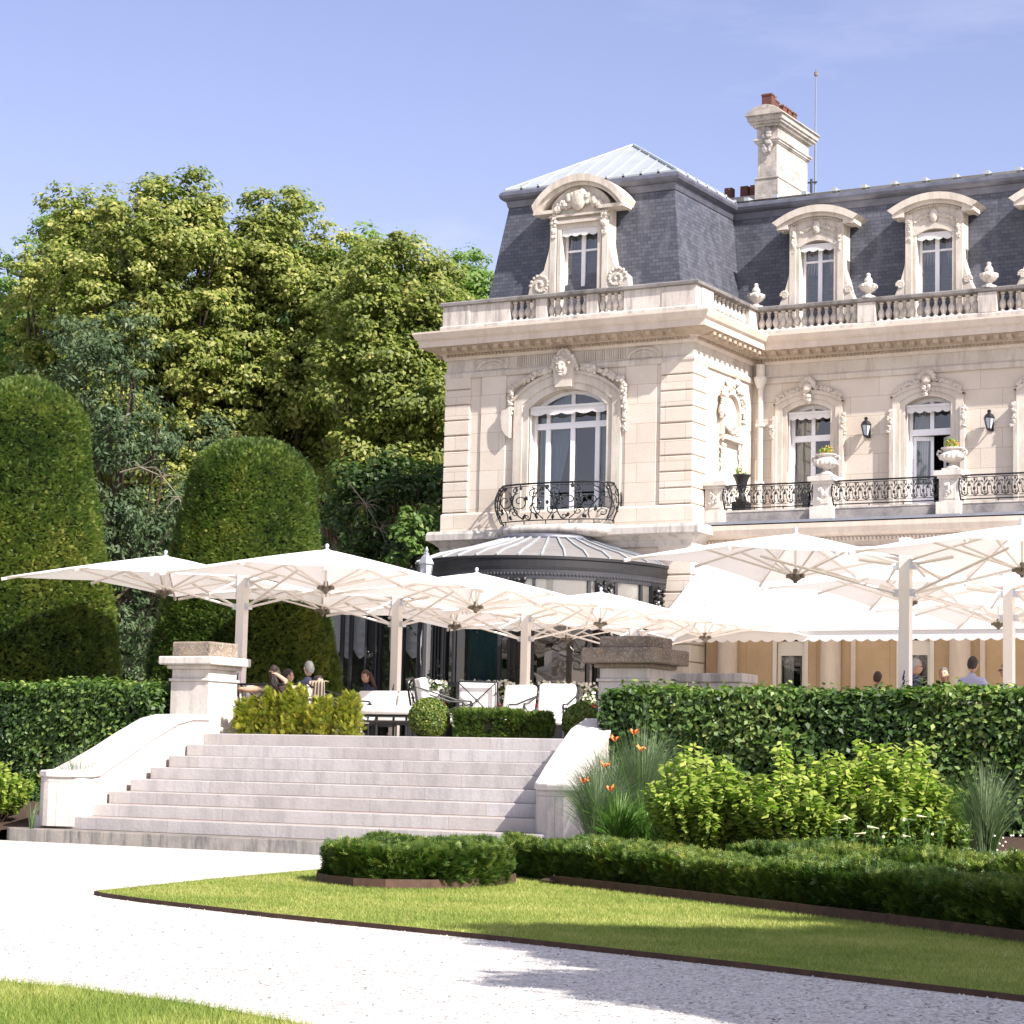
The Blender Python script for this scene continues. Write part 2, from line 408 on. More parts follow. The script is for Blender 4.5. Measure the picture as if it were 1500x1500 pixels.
# bright fill added to the unseen sunward sky behind the camera to lift shade
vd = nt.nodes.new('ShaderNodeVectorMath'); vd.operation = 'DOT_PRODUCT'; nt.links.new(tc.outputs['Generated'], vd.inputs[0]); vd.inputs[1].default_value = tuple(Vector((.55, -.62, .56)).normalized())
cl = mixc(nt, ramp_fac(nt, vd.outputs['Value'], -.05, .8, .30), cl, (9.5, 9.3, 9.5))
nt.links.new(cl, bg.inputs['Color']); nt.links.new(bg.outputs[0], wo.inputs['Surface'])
SC.view_settings.view_transform = 'Standard'; SC.view_settings.look = 'None'; SC.view_settings.gamma = 1; SC.view_settings.exposure = 1.13

# ------------------------------------------------------------------ ground
def flat(name, poly, z, mat, label=None, kind='structure', thick=0):
    mb = MB()
    if thick: mb.prism(poly, z-thick, z, 'z')
    else: mb.add([(p[0], p[1], z) for p in poly], [tuple(range(len(poly)))])
    return lab(mb.build(name, mat), kind=kind)
def gravel_mat():
    m, nt, out = new_mat('white_gravel'); g = pos(nt)
    v = nt.nodes.new('ShaderNodeTexVoronoi'); v.inputs['Scale'].default_value = 55; nt.links.new(g, v.inputs['Vector'])
    c = ramp(nt, [(0, (.10,.09,.085)), (.16, (.33,.31,.29)), (.5, (.48,.45,.41)), (1, (.61,.58,.535))]); s = nt.nodes.new('ShaderNodeSeparateColor'); nt.links.new(v.outputs['Color'], s.inputs[0]); nt.links.new(s.outputs[0], c.inputs[0])
    n = noise(nt, g, .8, 5); col = mixc(nt, ramp_fac(nt, n.outputs[0], .4, .7, .3), c.outputs[0], (.56,.52,.48))
    h = ramp_fac(nt, v.outputs['Distance'], 0, .6); princ(nt, out, col, .9, spec=.15, normal=bump(nt, h, -.5, .012)); return m
M['gravel'] = gravel_mat()
def turf_mat():
    m, nt, out = new_mat('turf'); g = pos(nt); n = noise(nt, g, 1.6, 6, .65); n2 = noise(nt, g, 60, 3)
    col = mixc(nt, ramp_fac(nt, n.outputs[0], .35, .65), (.19,.22,.045), (.31,.29,.09)); col = mixc(nt, ramp_fac(nt, n2.outputs[0], .3, .7, .5), col, (.10,.12,.03))
    princ(nt, out, col, .9, spec=.1, normal=bump(nt, n2.outputs[0], .8, .02)); return m
M['turf'] = turf_mat()
flat('ground', [(-300,-120),(300,-120),(300,400),(-300,400)], -.03, M['turf'])
flat('gravel_path', [(-60,4),(-30,-30),(40,-30),(40,12),(2,22.9),(-60,22.95)], 0, M['gravel'])
ISLAND = [(-11.98,14.5),(-11.9,14.33),(-11.6,14.14),(-11.0,13.85),(-9.35,13.22),(-7.11,12.55),(-5.11,11.82),(-3.34,11.08),(2,8.9),(8,7.2),(8,13),(-1,15),(-3,19),(-9,20.6),(-13.15,19.6),(-12.6,16.9)]
NEARLAWN = [(-9.6,7.45),(-8.6,7.98),(-7.55,8.24),(-6.98,8.24),(-6.16,8.06),(-5.45,7.78),(-3.5,6.8),(0,4.6),(0,0),(-12,0)]
flat('lawn', ISLAND, .022, M['turf'], thick=.05)
flat('near_lawn', NEARLAWN, .022, M['turf'], thick=.05)
def edging(name, pts, label, h=.055, z=0, closed=False):
    mb = MB(); P = [Vector((p[0], p[1])) for p in pts]
    n = len(P)
    for i in range(n-1):
        d = (P[i+1]-P[i]).normalized(); q = Vector((d.y, -d.x))*.006
        e = d*.004
        a, b = P[i]-e, P[i+1]+e
        mb.prism([tuple(a+q), tuple(b+q), tuple(b-q), tuple(a-q)], z-.05, z+h+.0004*(i % 3), 'z')
    return lab(mb.build(name, M['rust']), label, 'edging')
edging('lawn_edging', ISLAND[:9], 'long rusty brown steel strip between the white gravel and the triangular lawn', .032)
edging('lawn_edging', [ISLAND[0], ISLAND[-1], ISLAND[-2]], 'thin dark steel strip on the side of the triangular lawn facing the steps', .028)
edging('lawn_edging', NEARLAWN[0:7], 'dark edging strip along the lawn in the bottom left foreground', .03)
BLOCKBED = [(-12.15,18.0),(-12.05,17.7),(-11.75,17.25),(-11.45,16.98),(-11.0,16.72),(-10.7,16.76),(-10.42,17.05),(-10.3,17.5),(-10.32,18.1),(-10.5,18.7)]
edging('bed_edging', BLOCKBED, 'curved rusty steel ring round the foot of the short clipped yew block', .085, .02)
HEDGEBED = [(-10.25,19.0),(-10.1,18.72),(-9.16,18.11),(-7.28,16.8),(-5.75,15.74),(-4.43,14.72),(-2,12.9),(0,11.5)]
edging('bed_edging', HEDGEBED, 'long rusty steel strip along the foot of the low yew hedge', .085, .02)
flat('block_bed_soil', BLOCKBED+[(-11.2,19.0),(-11.9,18.8)], .05, M['soil'], thick=.06)
def slope_bed(name, rows):
    """rows of (y, z, x0, x1): a soil bank rising to the back"""
    mb = MB(); vs = []; n = 24
    for y, z, x0, x1 in rows:
        for i in range(n+1):
            x = x0+(x1-x0)*i/n; vs.append((x, y+.0*i, z+.05*mnoise.noise((x*1.3, y*1.3, 3))))
    fs = [(r*(n+1)+i, r*(n+1)+i+1, (r+1)*(n+1)+i+1, (r+1)*(n+1)+i) for r in range(len(rows)-1) for i in range(n)]
    return lab(mb.add(vs, fs).build(name, M['soil'], smooth=True), kind='structure')
mb = MB()
vs = []; fs = []
for i in range(41):
    t = i/40; x = -10.25+t*12
    yf = np.interp(x, [p[0] for p in HEDGEBED[1:]], [p[1] for p in HEDGEBED[1:]])
    yb = 26.6
    for j in range(9):
        s = j/8; y = yf+(yb-yf)*s; vs.append((x+(-2.0*s if i == 0 else 0), y, .06+.42*s**1.1+.03*mnoise.noise((x, y, 0))))
for i in range(40):
    for j in range(8): fs.append((i*9+j, (i+1)*9+j, (i+1)*9+j+1, i*9+j+1))
lab(mb.add(vs, fs).build('flower_bed_soil', M['soil'], smooth=True), kind='structure')
slope_bed('left_bed_soil', [(22.9,-.03,-40,-20.69),(22.95,.12,-40,-20.7),(24.5,.25,-40,-20.75),(26.4,.45,-40,-20.8)])
mb = MB(); mb.box(-90,-20.9,26.98,140,-.02,1.5); mb.box(-20.9,-13.0,26.94,140,-.02,1.497); mb.box(-13.0,40,26.98,140,-.02,1.5)
lab(mb.build('terrace_floor', M['terrace']), kind='structure')

# ------------------------------------------------------------------ garden stair
H = 1.5/9
stair = thing('stone_steps', 'broad flight of nine pale stone steps with curved side walls rising from the gravel', 'steps', (-17, 24.5, 0))
for n in range(9):
    yf = 22.9+.45*n
    x0 = [-20.66,-20.62,-20.0,-19.98,-19.98,-20.0,-20.04,-20.08,-20.12][n]; x1 = [-11.9,-12.0,-12.6][n] if n < 3 else -13.0
    yb = yf+.5 if n < 8 else 26.95
    r = .22 if n < 2 else .03
    poly = [(x0+r-r*math.cos(a), yf+r-r*math.sin(a)) for a in np.linspace(0, PI/2, 7)] + [(x1, yf), (x1, yb), (x0, yb)]
    mb = MB(); mb.prism(poly, n*H-(.004 if n else .05), (n+1)*H, 'z')
    mb.build('step', M['step_low'] if n == 0 else M['step'], stair, bevel=.012)
def cheek(name, pts, mat, wid, zb):
    """wall with a rounded coping along (x, y, ztop, zbottom)"""
    mb = MB(); vs = []; prof = []
    n = len(pts); K = 9
    for i, (x, y, zt) in enumerate(pts):
        a = Vector(pts[max(0, i-1)][:2]); b = Vector(pts[min(n-1, i+1)][:2]); d = (b-a).normalized(); q = Vector((d.y, -d.x)); w_ = wid[i]/2
        cs = [(-w_, zb), (-w_, zt-.07), (-w_+.02, zt-.025), (-w_+.07, zt), (0, zt+.005), (w_-.07, zt), (w_-.02, zt-.025), (w_, zt-.07), (w_, zb)]
        for o, z in cs: vs.append((x+q.x*o, y+q.y*o, z))
    fs = [(i*K+k, i*K+k+1, (i+1)*K+k+1, (i+1)*K+k) for i in range(n-1) for k in range(K-1)]
    fs += [tuple(range(K)), tuple((n-1)*K+k for k in range(K-1, -1, -1))]
    body = mb.add(vs, fs).build(name, mat, stair, smooth=False, bevel=.015)
    mb = MB(); vs = []; K = 8
    for i, (x, y, zt) in enumerate(pts):
        a = Vector(pts[max(0, i-1)][:2]); b = Vector(pts[min(n-1, i+1)][:2]); d = (b-a).normalized(); q = Vector((d.y, -d.x)); w_ = wid[i]/2+.025
        e = .03 if i == n-1 else 0
        for o, z in [(-w_, zt-.055), (-w_, zt+.01), (-w_+.02, zt+.03), (0, zt+.036), (w_-.02, zt+.03), (w_, zt+.01), (w_, zt-.055), (0, zt-.06)]: vs.append((x+q.x*o+d.x*e, y+q.y*o+d.y*e, z))
    fs = [(i*K+k, i*K+(k+1) % K, (i+1)*K+(k+1) % K, (i+1)*K+k) for i in range(n-1) for k in range(K)]+[tuple(range(K)), tuple((n-1)*K+k for k in range(K-1, -1, -1))]
    mb.add(vs, fs).build('coping', M['coping_pale'], body, bevel=.012)
    return body
cheek('side_wall', [(-20.44,26.62,1.74),(-20.44,26.2,1.73),(-20.43,25.85,1.66),(-20.42,25.3,1.44),(-20.40,24.8,1.22),(-20.36,24.3,1.03),(-20.26,23.9,.915),(-20.14,23.6,.90),(-20.04,23.42,.90),(-20.0,23.34,.90),(-19.98,23.29,.90),(-19.97,23.265,.90)], M['cheek'], [.66]*8+[.64,.58,.48,.34], .2)
cheek('side_wall', [(-13.48,26.62,1.74),(-13.45,26.2,1.73),(-13.38,25.7,1.59),(-13.25,25.1,1.33),(-13.09,24.5,1.09),(-12.93,24.05,.95),(-12.83,23.82,.91),(-12.72,23.66,.90),(-12.58,23.56,.90),(-12.42,23.52,.90),(-12.22,23.52,.90),(-12.14,23.53,.90)], M['cheek'], [.5]*11+[.40], .2)
def pier(name, cx, cy, label, s=.35, zb=1.48):
    t = thing(name, label, 'gate pier', (cx, cy, 1.5))
    mb = MB(); mb.box(cx-s-.05,cx+s+.05,cy-s-.05,cy+s+.05,zb,1.60); 
    mb.build('base', M['pier'], t, bevel=.02)
    mb = MB(); mb.box(cx-s,cx+s,cy-s,cy+s,1.598,2.26); mb.box(cx-s-.025,cx+s+.025,cy-s-.025,cy+s+.025,2.258,2.30); mb.box(cx-s+.01,cx+s-.01,cy-s+.01,cy+s-.01,2.298,2.44)
    mb.build('shaft', M['pier'], t, bevel=.012)
    q = s+.02; mb = MB()
    mb.box(cx-q-.03,cx+q+.03,cy-q-.03,cy+q+.03,2.438,2.50)
    mb.box(cx-q-.12,cx+q+.12,cy-q-.12,cy+q+.12,2.498,2.62) if label.startswith('white') else mb.box(cx-q-.15,cx+q+.15,cy-q-.15,cy+q+.15,2.498,2.70)
    mb.build('cornice', M['pier'] if label.startswith('white') else M['piercap'], t, bevel=.02)
    mb = MB(); z0, z1 = (2.618,2.84) if label.startswith('white') else (2.698,2.86); mb.box(cx-s+.0,cx+s-.0,cy-s+.0,cy+s-.0,z0,z1)
    mb.build('top_block', M['piercap'], t, bevel=.025)
    return t
pier('gate_pier', -20.49, 26.96, 'white stone pier with mossy top at the left of the steps')
pier('gate_pier', -13.38, 26.96, 'brown lichen covered stone pier cap standing behind the left end of the clipped hedge', .365)
mb = MB(); mb.box(-14.0,-12.55,28.5,28.95,1.5,2.34); mb.mi = 1; mb.box(-14.05,-12.5,28.46,29.0,2.338,2.46)
lab(mb.build('low_stone_wall', [M['pier'], M['weathered']], bevel=.015), 'low pale stone wall with flat coping just above the right hand hedge', 'wall')

# ------------------------------------------------------------------ mansion
XL, XR, YP, YW, XE = -26.5, -20.36, 43.54, 46.76, -7.5
house = thing('mansion', 'cream stone mansion with slate mansard roof, dormers and iron balconies', 'house', (-20.36, 46.76, 1.5))
PATH = [(XL, 52), (XL, YP), (XR, YP), (XR, YW), (XE, YW)]
def arc(cx, w, zs, za, n=12):
    """segmental arch from left to right"""
    s = za-zs; R = (w*w/4+s*s)/(2*s); zc = za-R; a0 = math.asin(w/2/R)
    return [(cx+R*math.sin(a), zc+R*math.cos(a)) for a in np.linspace(-a0, a0, n)]
def wall_piece(mb, x0, x1, z0, z1, y, ops, th=.4):
    xs = x0
    for (cx, w, zb, zs, za) in ops:
        mb.box(xs, cx-w/2, y, y+th, z0, z1)
        if zb > z0: mb.box(cx-w/2, cx+w/2, y, y+th, z0, zb)
        a = arc(cx, w, zs, za); mb.prism(a+[(cx+w/2, z1), (cx-w/2, z1)], y, y+th)
        xs = cx+w/2
    mb.box(xs, x1, y, y+th, z0, z1)
def strip(mb, A, B, y0, y1):
    """solid band between two matching xz polylines"""
    n = len(A); vs = [(p[0], y0, p[1]) for p in A]+[(p[0], y0, p[1]) for p in B]+[(p[0], y1, p[1]) for p in A]+[(p[0], y1, p[1]) for p in B]
    fs = []
    for i in range(n-1):
        fs += [(i, i+1, n+i+1, n+i), (2*n+i+1, 2*n+i, 3*n+i, 3*n+i+1), (i+1, i, 2*n+i, 2*n+i+1), (n+i, n+i+1, 3*n+i+1, 3*n+i)]
    fs += [(0, n, 3*n, 2*n), (n-1, 3*n-1, 4*n-1, 2*n-1)]
    return mb.add(vs, fs)
def ushape(cx, w, zb, zs, za, n=12): return [(cx-w/2, zb)]+arc(cx, w, zs, za, n)+[(cx+w/2, zb)]
def garland(mb, pts, r, n, rnd=.5):
    pts = [Vector(p) for p in pts]
    for i in range(n):
        t = random.random()*(len(pts)-1); k = int(t); p = pts[k].lerp(pts[k+1], t-k)
        rr = r*random.uniform(.4, 1.0)
        mb.ico(p+Vector((random.uniform(-r,r)*.8, random.uniform(-.6,.2)*r, random.uniform(-r,r)*.8)), rr, 1, (1,.7,1), rnd)
PW = (-23.38, 1.96, 6.5, 9.07, 9.47)
WW = [(-18.98+2.77*i, 1.04, 6.98, 9.2, 9.37) for i in range(5)]
mb = MB()
wall_piece(mb, XL, XR-.4, 1.5, 10.32, YP, [PW])
mb.box(XR-.4, XR, YP, YW+.2, 1.5, 10.32); mb.box(XL, XL+.4, YP+.4, 52, 1.5, 10.32)
mb.build('front_wall', M['wall'], house)
mb = MB(); wall_piece(mb, XR, XE, 6.3, 10.32, YW, WW); mb.build('front_wall', M['wall'], house)
# quoins
for k in range(21):
    up = k < 9; z = 6.82+.352*k if up else 1.6+.37*(k-9); h = .325 if up else .34; e = .045 if up else .05
    mb = MB(); mb.box(XL-e, XL+.62, YP-.05, YP+.1, z, z+h); mb.build('quoin', M['wall'], house, bevel=.018)
    mb = MB(); mb.prism([(XR-.75, YP-.05), (XR+e, YP-.05), (XR+e, YP+.68), (XR-.1, YP+.68), (XR-.1, YP+.1), (XR-.75, YP+.1)], z, z+h, 'z'); mb.build('quoin', M['wall'], house, bevel=.018)
# plinth, pilaster panels, frieze
mb = MB()
mb.sweep(PATH[:4], [(0,6.37),(.07,6.37),(.07,6.76),(.03,6.80),(0,6.80)])
mb.box(-25.6,-24.95,YP-.03,YP+.1,6.80,9.9); mb.box(-21.95,-21.2,YP-.03,YP+.1,6.80,9.9)
mb.build('plinth', M['wall'], house, bevel=.008)
mb = MB()
mb.sweep(PATH, [(0,9.88),(.05,9.88),(.07,9.93),(.07,9.99),(.04,10.02),(.02,10.04),(.02,10.3),(0,10.3)])
for k in range(52):
    x = -24.7+.056*k
    if abs(x+23.4) > .3: mb.box(x, x+.03, YP-.045, YP, 10.06, 10.27)
for xa, xb in ((-25.75,-24.9),(-21.95,-21.1)):
    mb.box(xa, xb, YP-.04, YP, 10.04, 10.29)
    for k in range(26):
        a = k/25*PI; cx = (xa+xb)/2
        mb.ico((cx+.36*math.cos(a), YP-.05, 10.07+.18*math.sin(a)), .045, 1, (1,.6,1), .4)
        mb.ico((cx+.2*math.cos(a), YP-.05, 10.07+.11*math.sin(a)), .035, 1, (1,.6,1), .4)
mb.build('frieze', M['trim'], house)
# ledge at first floor
mb = MB(); mb.sweep([(XL,52),(XL,YP),(XR,YP),(XR,44.2)], [(0,5.9),(.05,5.9),(.08,6.02),(.2,6.12),(.3,6.17),(.3,6.30),(.27,6.37),(0,6.40)])
mb.build('string_course', M['weathered'], house)
# cornice
mb = MB()
mb.sweep(PATH, [(0,10.30),(.06,10.30),(.10,10.36),(.10,10.42),(.16,10.44),(.18,10.52),(.48,10.56),(.50,10.56),(.50,10.70),(.56,10.74),(.62,10.86),(.62,10.90),(0,10.93)])
def along(path, step, off):
    for i in range(len(path)-1):
        a, b = Vector(path[i]), Vector(path[i+1]); d = b-a; L = d.length; d.normalize(); q = Vector((d.y, -d.x)); n = int(L/step)
        for k in range(n):
            p = a+d*(step*(k+.5))+q*off
            yield p, d, q
mo = MB(); mo.sweep(PATH, [(.12,10.44),(.46,10.555),(.47,10.552),(.13,10.43)])
for p, d, q in along(PATH, .27, .3):
    s = Vector((abs(d.x)*.12+abs(q.x)*.3, abs(d.y)*.12+abs(q.y)*.3))
    mo.box(p.x-s.x/2, p.x+s.x/2, p.y-s.y/2, p.y+s.y/2, 10.455, 10.563)
for p, d, q in along(PATH, .09, .12):
    mo.cbox((p.x, p.y, 10.395), .05, .05, .05)
for p, d, q in along(PATH, .27, .36): mo.ico((p.x, p.y, 10.46), .07, 1, (1,1,.7), .4)
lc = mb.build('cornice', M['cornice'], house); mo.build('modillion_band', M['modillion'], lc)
# roof parapet
BAL = [(.072,0),(.072,.03),(.045,.05),(.04,.07),(.07,.13),(.082,.18),(.07,.235),(.04,.29),(.03,.33),(.036,.36),(.05,.37),(.036,.385),(.036,.40),(.06,.42),(.06,.44)]
bal_mesh = MB().lathe(BAL, n=9).build('baluster', M['weathered'], smooth=False)
me_bal = bal_mesh.data; bpy.data.objects.remove(bal_mesh)
par = MB()
par.sweep(PATH, [(.16,10.91),(.16,11.07),(.13,11.10),(-.17,11.10),(-.2,10.91)])
parapet = par.build('balustrade', M['weathered'], house)
mb = MB(); mb.sweep(PATH, [(.12,11.54),(.18,11.56),(.18,11.62),(.15,11.645),(-.19,11.645),(-.22,11.62),(-.22,11.56),(-.16,11.54)])
mb.build('coping', M['coping'], parapet)
def ped(x0, x1, y0, y1):
    mb = MB(); mb.box(x0, x1, y0, y1, 11.09, 11.545); mb.build('pedestal', M['weathered'], parapet, bevel=.012)
def solid(x0, x1, prow=.115): ped(x0, x1, YP-prow, YP+.13)
solid(XL-.115,-25.885,.13); solid(-25.88,-24.86); solid(-24.2,-23.92); solid(-22.92,-22.64); solid(-22.0,-21.085); solid(-21.08,XR+.115,.13)
ped(XR-.13,XR+.13,YP+.135,YP+.75); ped(XR-.13,XR+.12,YW-.5,YW+.12); ped(XL-.12,XL+.13,YP+.135,52)
for x in (-17.6,-14.85,-12.1,-9.35): ped(x-.21,x+.21,YW-.15,YW+.13)
def balu(x, y):
    o = bpy.data.objects.new('baluster', me_bal); COL.objects.link(o); o.parent = parapet
    o.location = (x, y, 11.098)
for a, b, n in ((-24.86,-24.2,4),(-23.92,-22.92,6),(-22.64,-22.0,4)):
    for k in range(n): balu(a+(b-a)*(k+.5)/n, YP)
for k in range(9): balu(XR, YP+.75+(YW-.5-YP-.75)*(k+.5)/9)
edges = [XR+.12,-17.81,-17.39,-15.06,-14.64,-12.31,-11.89,-9.56]
for a, b, n in ((edges[0],edges[1],14),(edges[2],edges[3],13),(edges[4],edges[5],13)):
    for k in range(n): balu(a+(b-a)*(k+.5)/n, YW)
FIN = [(.17,0),(.17,.05),(.10,.07),(.06,.1),(.07,.13),(.14,.17),(.19,.23),(.205,.29),(.19,.32),(.12,.345),(.085,.37),(.10,.40),(.085,.45),(.05,.49),(.045,.52),(.055,.545),(.03,.58)]
for i, x in enumerate((-20.3,-17.6,-14.85)):
    mb = MB(); mb.lathe(FIN, (0,0,0), 12)
    for k in range(10):
        a = 2*PI*k/10; mb.ico((.17*math.cos(a), .17*math.sin(a), .28), .05, 1, (1,1,1), .4)
    o = mb.build('stone_finial', M['weathered'], smooth=False); o.location = (x, YW-.02, 11.643)
    lab(o, ['carved stone finial urn on the parapet at the inner corner of the roof','carved stone finial urn on the parapet between the two whole dormers','carved stone finial urn on the parapet nearest the right edge'][i], 'finial', 'stone finials on the roof parapet')

# ------------------------------------------------------------------ windows
def scallop(x0, x1, ztop, zlow, n, amp):
    pts = [(x0, ztop), (x0, zlow)]
    for i in range(n*6+1):
        t = i/(n*6); pts.append((x0+(x1-x0)*t, zlow-amp*abs(math.sin(PI*t*n))))
    return pts+[(x1, ztop)]
def drape(mb, x0a, x0b, x1a, x1b, z0, z1, y, n=7, amp=.035, pinch=None):
    """hanging cloth between z1 (edges x0a..x1a) and z0 (edges x0b..x1b)"""
    R, Cn = 10, n*6
    vs = []
    for r in range(R+1):
        t = r/R; a = x0a+(x0b-x0a)*t**1.6; b = x1a+(x1b-x1a)*t**1.6
        for c in range(Cn+1):
            s = c/Cn; vs.append((a+(b-a)*s, y+amp*math.sin(s*n*2*PI), z1+(z0-z1)*t))
    fs = [(r*(Cn+1)+c, r*(Cn+1)+c+1, (r+1)*(Cn+1)+c+1, (r+1)*(Cn+1)+c) for r in range(R) for c in range(Cn)]
    return mb.add(vs, fs)
def window(op, y, cols, transom, side_l=1, open_leaf=False, cm='sheer', parent=None, pel=None):
    cx, wd, zb, zs, za = op; x0, x1 = cx-wd/2, cx+wd/2; fw = .075
    P = parent or house
    fr = MB()
    a = arc(cx, wd, zs, za); b = [(cx+(p[0]-cx)*(1-2*fw/wd), p[1]-fw) for p in a]
    strip(fr, a, b, y, y+.08)
    fr.box(x0, x0+fw, y, y+.08, zb, zs); fr.box(x1-fw, x1, y, y+.08, zb, zs)
    fr.box(x0+fw, x1-fw, y-.012, y+.085, transom-.07, transom+.07); fr.box(x0+fw, x1-fw, y+.004, y+.076, zb, zb+.09)
    for c in cols:
        t = za-fw if abs(c-cx) < .3 else zs-.02
        fr.box(c-.045, c+.045, y-.006, y+.07, transom+.07, t)
        if not open_leaf: fr.box(c-.055, c+.055, y-.008, y+.07, zb+.09, transom-.07)
    wn = fr.build('window', M['white'], P, bevel=.006)
    gl = MB(); zt = transom if open_leaf else zb+.05
    gl.add([(x0+.03, y+.04, zt), (x1-.03, y+.04, zt)]+[(p[0], y+.04, p[1]) for p in reversed(b)], [tuple(range(2+len(b)))])
    gl.build('pane', M['glass'], wn)
    if open_leaf:
        for s in (-1, 1):
            h = Vector((cx+s*(wd/2-fw), y+.06)); ang = (.28 if s < 0 else .85)
            d = Vector((-s*math.cos(ang), math.sin(ang))); L = wd/2-fw; q = Vector((-d.y, d.x))*.025
            lf = MB()
            def pc(a0, a1, z0, z1):
                A = h+d*a0*L; B = h+d*a1*L; lf.prism([tuple(A+q), tuple(B+q), tuple(B-q), tuple(A-q)], z0, z1, 'z')
            pc(0,.16,zb+.02,transom-.08); pc(.84,1,zb+.02,transom-.08); pc(.16,.84,zb+.02,zb+.5); pc(.16,.84,transom-.17,transom-.08)
            le = lf.build('open_leaf', M['white'], wn, bevel=.005)
            A = h+d*.16*L; B = h+d*.84*L
            MB().add([(A.x,A.y,zb+.5),(B.x,B.y,zb+.5),(B.x,B.y,transom-.17),(A.x,A.y,transom-.17)], [(0,1,2,3)]).build('pane', M['glass'], wn)
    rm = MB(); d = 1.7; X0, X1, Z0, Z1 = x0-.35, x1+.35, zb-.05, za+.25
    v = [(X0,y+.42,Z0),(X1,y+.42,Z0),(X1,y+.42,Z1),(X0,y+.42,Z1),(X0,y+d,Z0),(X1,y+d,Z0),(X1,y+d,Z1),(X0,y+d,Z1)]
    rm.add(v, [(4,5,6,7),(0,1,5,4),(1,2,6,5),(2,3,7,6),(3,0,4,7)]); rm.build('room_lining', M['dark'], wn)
    cu = MB(); yc = y+.2
    drape(cu, x0+.02, x0+.02, x0+wd*(.47 if cm == 'curtain' else .38), x0+wd*(.17 if cm == 'curtain' else .30), zb+.02, za-.02, yc, 6, .03)
    drape(cu, x1-wd*(.26 if cm == 'curtain' else .16), x1-wd*.07, x1-.02, x1-.02, zb+.02, za-.02, yc, 5, .03)
    cu.build('curtain', M[cm], wn, smooth=True)
    if pel:
        pm = MB(); z0, z1 = pel; ya = y-.2
        pm.box(x0+.01, x1-.01, ya-.03, ya+.06, z1-.05, z1); pm.prism(scallop(x0+.012, x1-.012, z1-.05, z0+.03, 5, .045), ya-.012, ya)
        for s in (x0+.02, x1-.03): pm.box(s, s+.012, ya-.02, ya+.01, zb+.9, z1-.05)
        pm.build('pelmet_awning', M['awning'], wn)
    return wn
window(PW, YP+.24, (PW[0]-.62, PW[0], PW[0]+.62), 8.70, cm='curtain', pel=(8.93, 9.13))
for i, op in enumerate(WW):
    window(op, YW+.24, (op[0],), 8.62, open_leaf=(i == 1), pel=(9.03, 9.2))
# sub frames: surround of the pavilion window
def surround(op, y, wo, zt, prow, base, name='window_surround', extra=0):
    cx, wd, zb, zs, za = op; mb = MB(); n = 12
    inn = ushape(cx, wd, base, zs, za, n); mid = ushape(cx, wd+wo*.8, base, zs+wo*.28, za+wo*.42, n); out = ushape(cx, wd+2*wo, base, zs+wo*.6, zt, n)
    strip(mb, inn, mid, y-prow*.55, y+.02); strip(mb, mid, out, y-prow, y+.02); 
    o2 = ushape(cx, wd+2*wo+.1, zs+.2, zs+wo*.65, zt+.07, n); strip(mb, ushape(cx, wd+2*wo-.02, zs+.2, zs+wo*.6-.01, zt-.01, n), o2, y-prow*1.5, y+.02)
    return mb
mb = surround(PW, YP, .36, 9.82, .07, 6.76)
for s in (-1, 1):
    x = -23.38+s*1.40
    garland(mb, [(-23.38+s*.32, YP-.1, 9.95), (-23.38+s*.8, YP-.1, 9.82), (x, YP-.1, 9.58), (x+s*.03, YP-.08, 8.95)], .062, 170, .6)
    if s < 0: mb.prism([(x-s*.0, 9.1), (x+s*.2, 9.06), (x+s*.23, 8.9), (x+s*.2, 8.65), (x+s*.1, 8.5), (x, 8.44)], YP-.16, YP+.02)
    else: garland(mb, [(x+.03, YP-.06, 8.98), (x+.04, YP-.05, 8.45)], .045, 50, .7)
mk = MB()
mk.prism([(-23.62,9.5),(-23.22,9.5),(-23.14,10.0),(-23.25,10.24),(-23.42,10.3),(-23.59,10.24),(-23.70,10.0)], YP-.2, YP+.02)
mk.ico((-23.42,YP-.22,9.93), .18, 3, (.8,.8,1.2)); mk.ico((-23.42,YP-.375,9.91), .032, 2, (.7,1.2,2.0)); mk.ico((-23.42,YP-.35,9.80), .04, 2, (1.3,.5,.4)); mk.ico((-23.42,YP-.34,9.745), .05, 2, (1,.6,.6))
for s in (-1, 1): mk.ico((-23.42+s*.065,YP-.345,9.985), .04, 2, (1.3,.5,.35)); mk.ico((-23.42+s*.085,YP-.33,9.88), .05, 2, (.8,.6,1))
for s in (-1, 1):
    for k in range(5): mk.ico((-23.42+s*(.2+.035*k), YP-.17, 10.16-.07*k), .07-.004*k, 1, (1,.8,1), .4)
for k in range(9):
    a = PI*k/8; mk.ico((-23.42+.13*math.cos(a), YP-.2, 10.22+.1*math.sin(a)), .055, 1, (1,.8,1), .3)
garland(mk, [(-23.58,YP-.28,10.0),(-23.42,YP-.3,10.13),(-23.26,YP-.28,10.0)], .05, 26)
sur = mb.build('window_surround', M['trim'], house)
mk.build('carved_mask', M['trim'], sur)
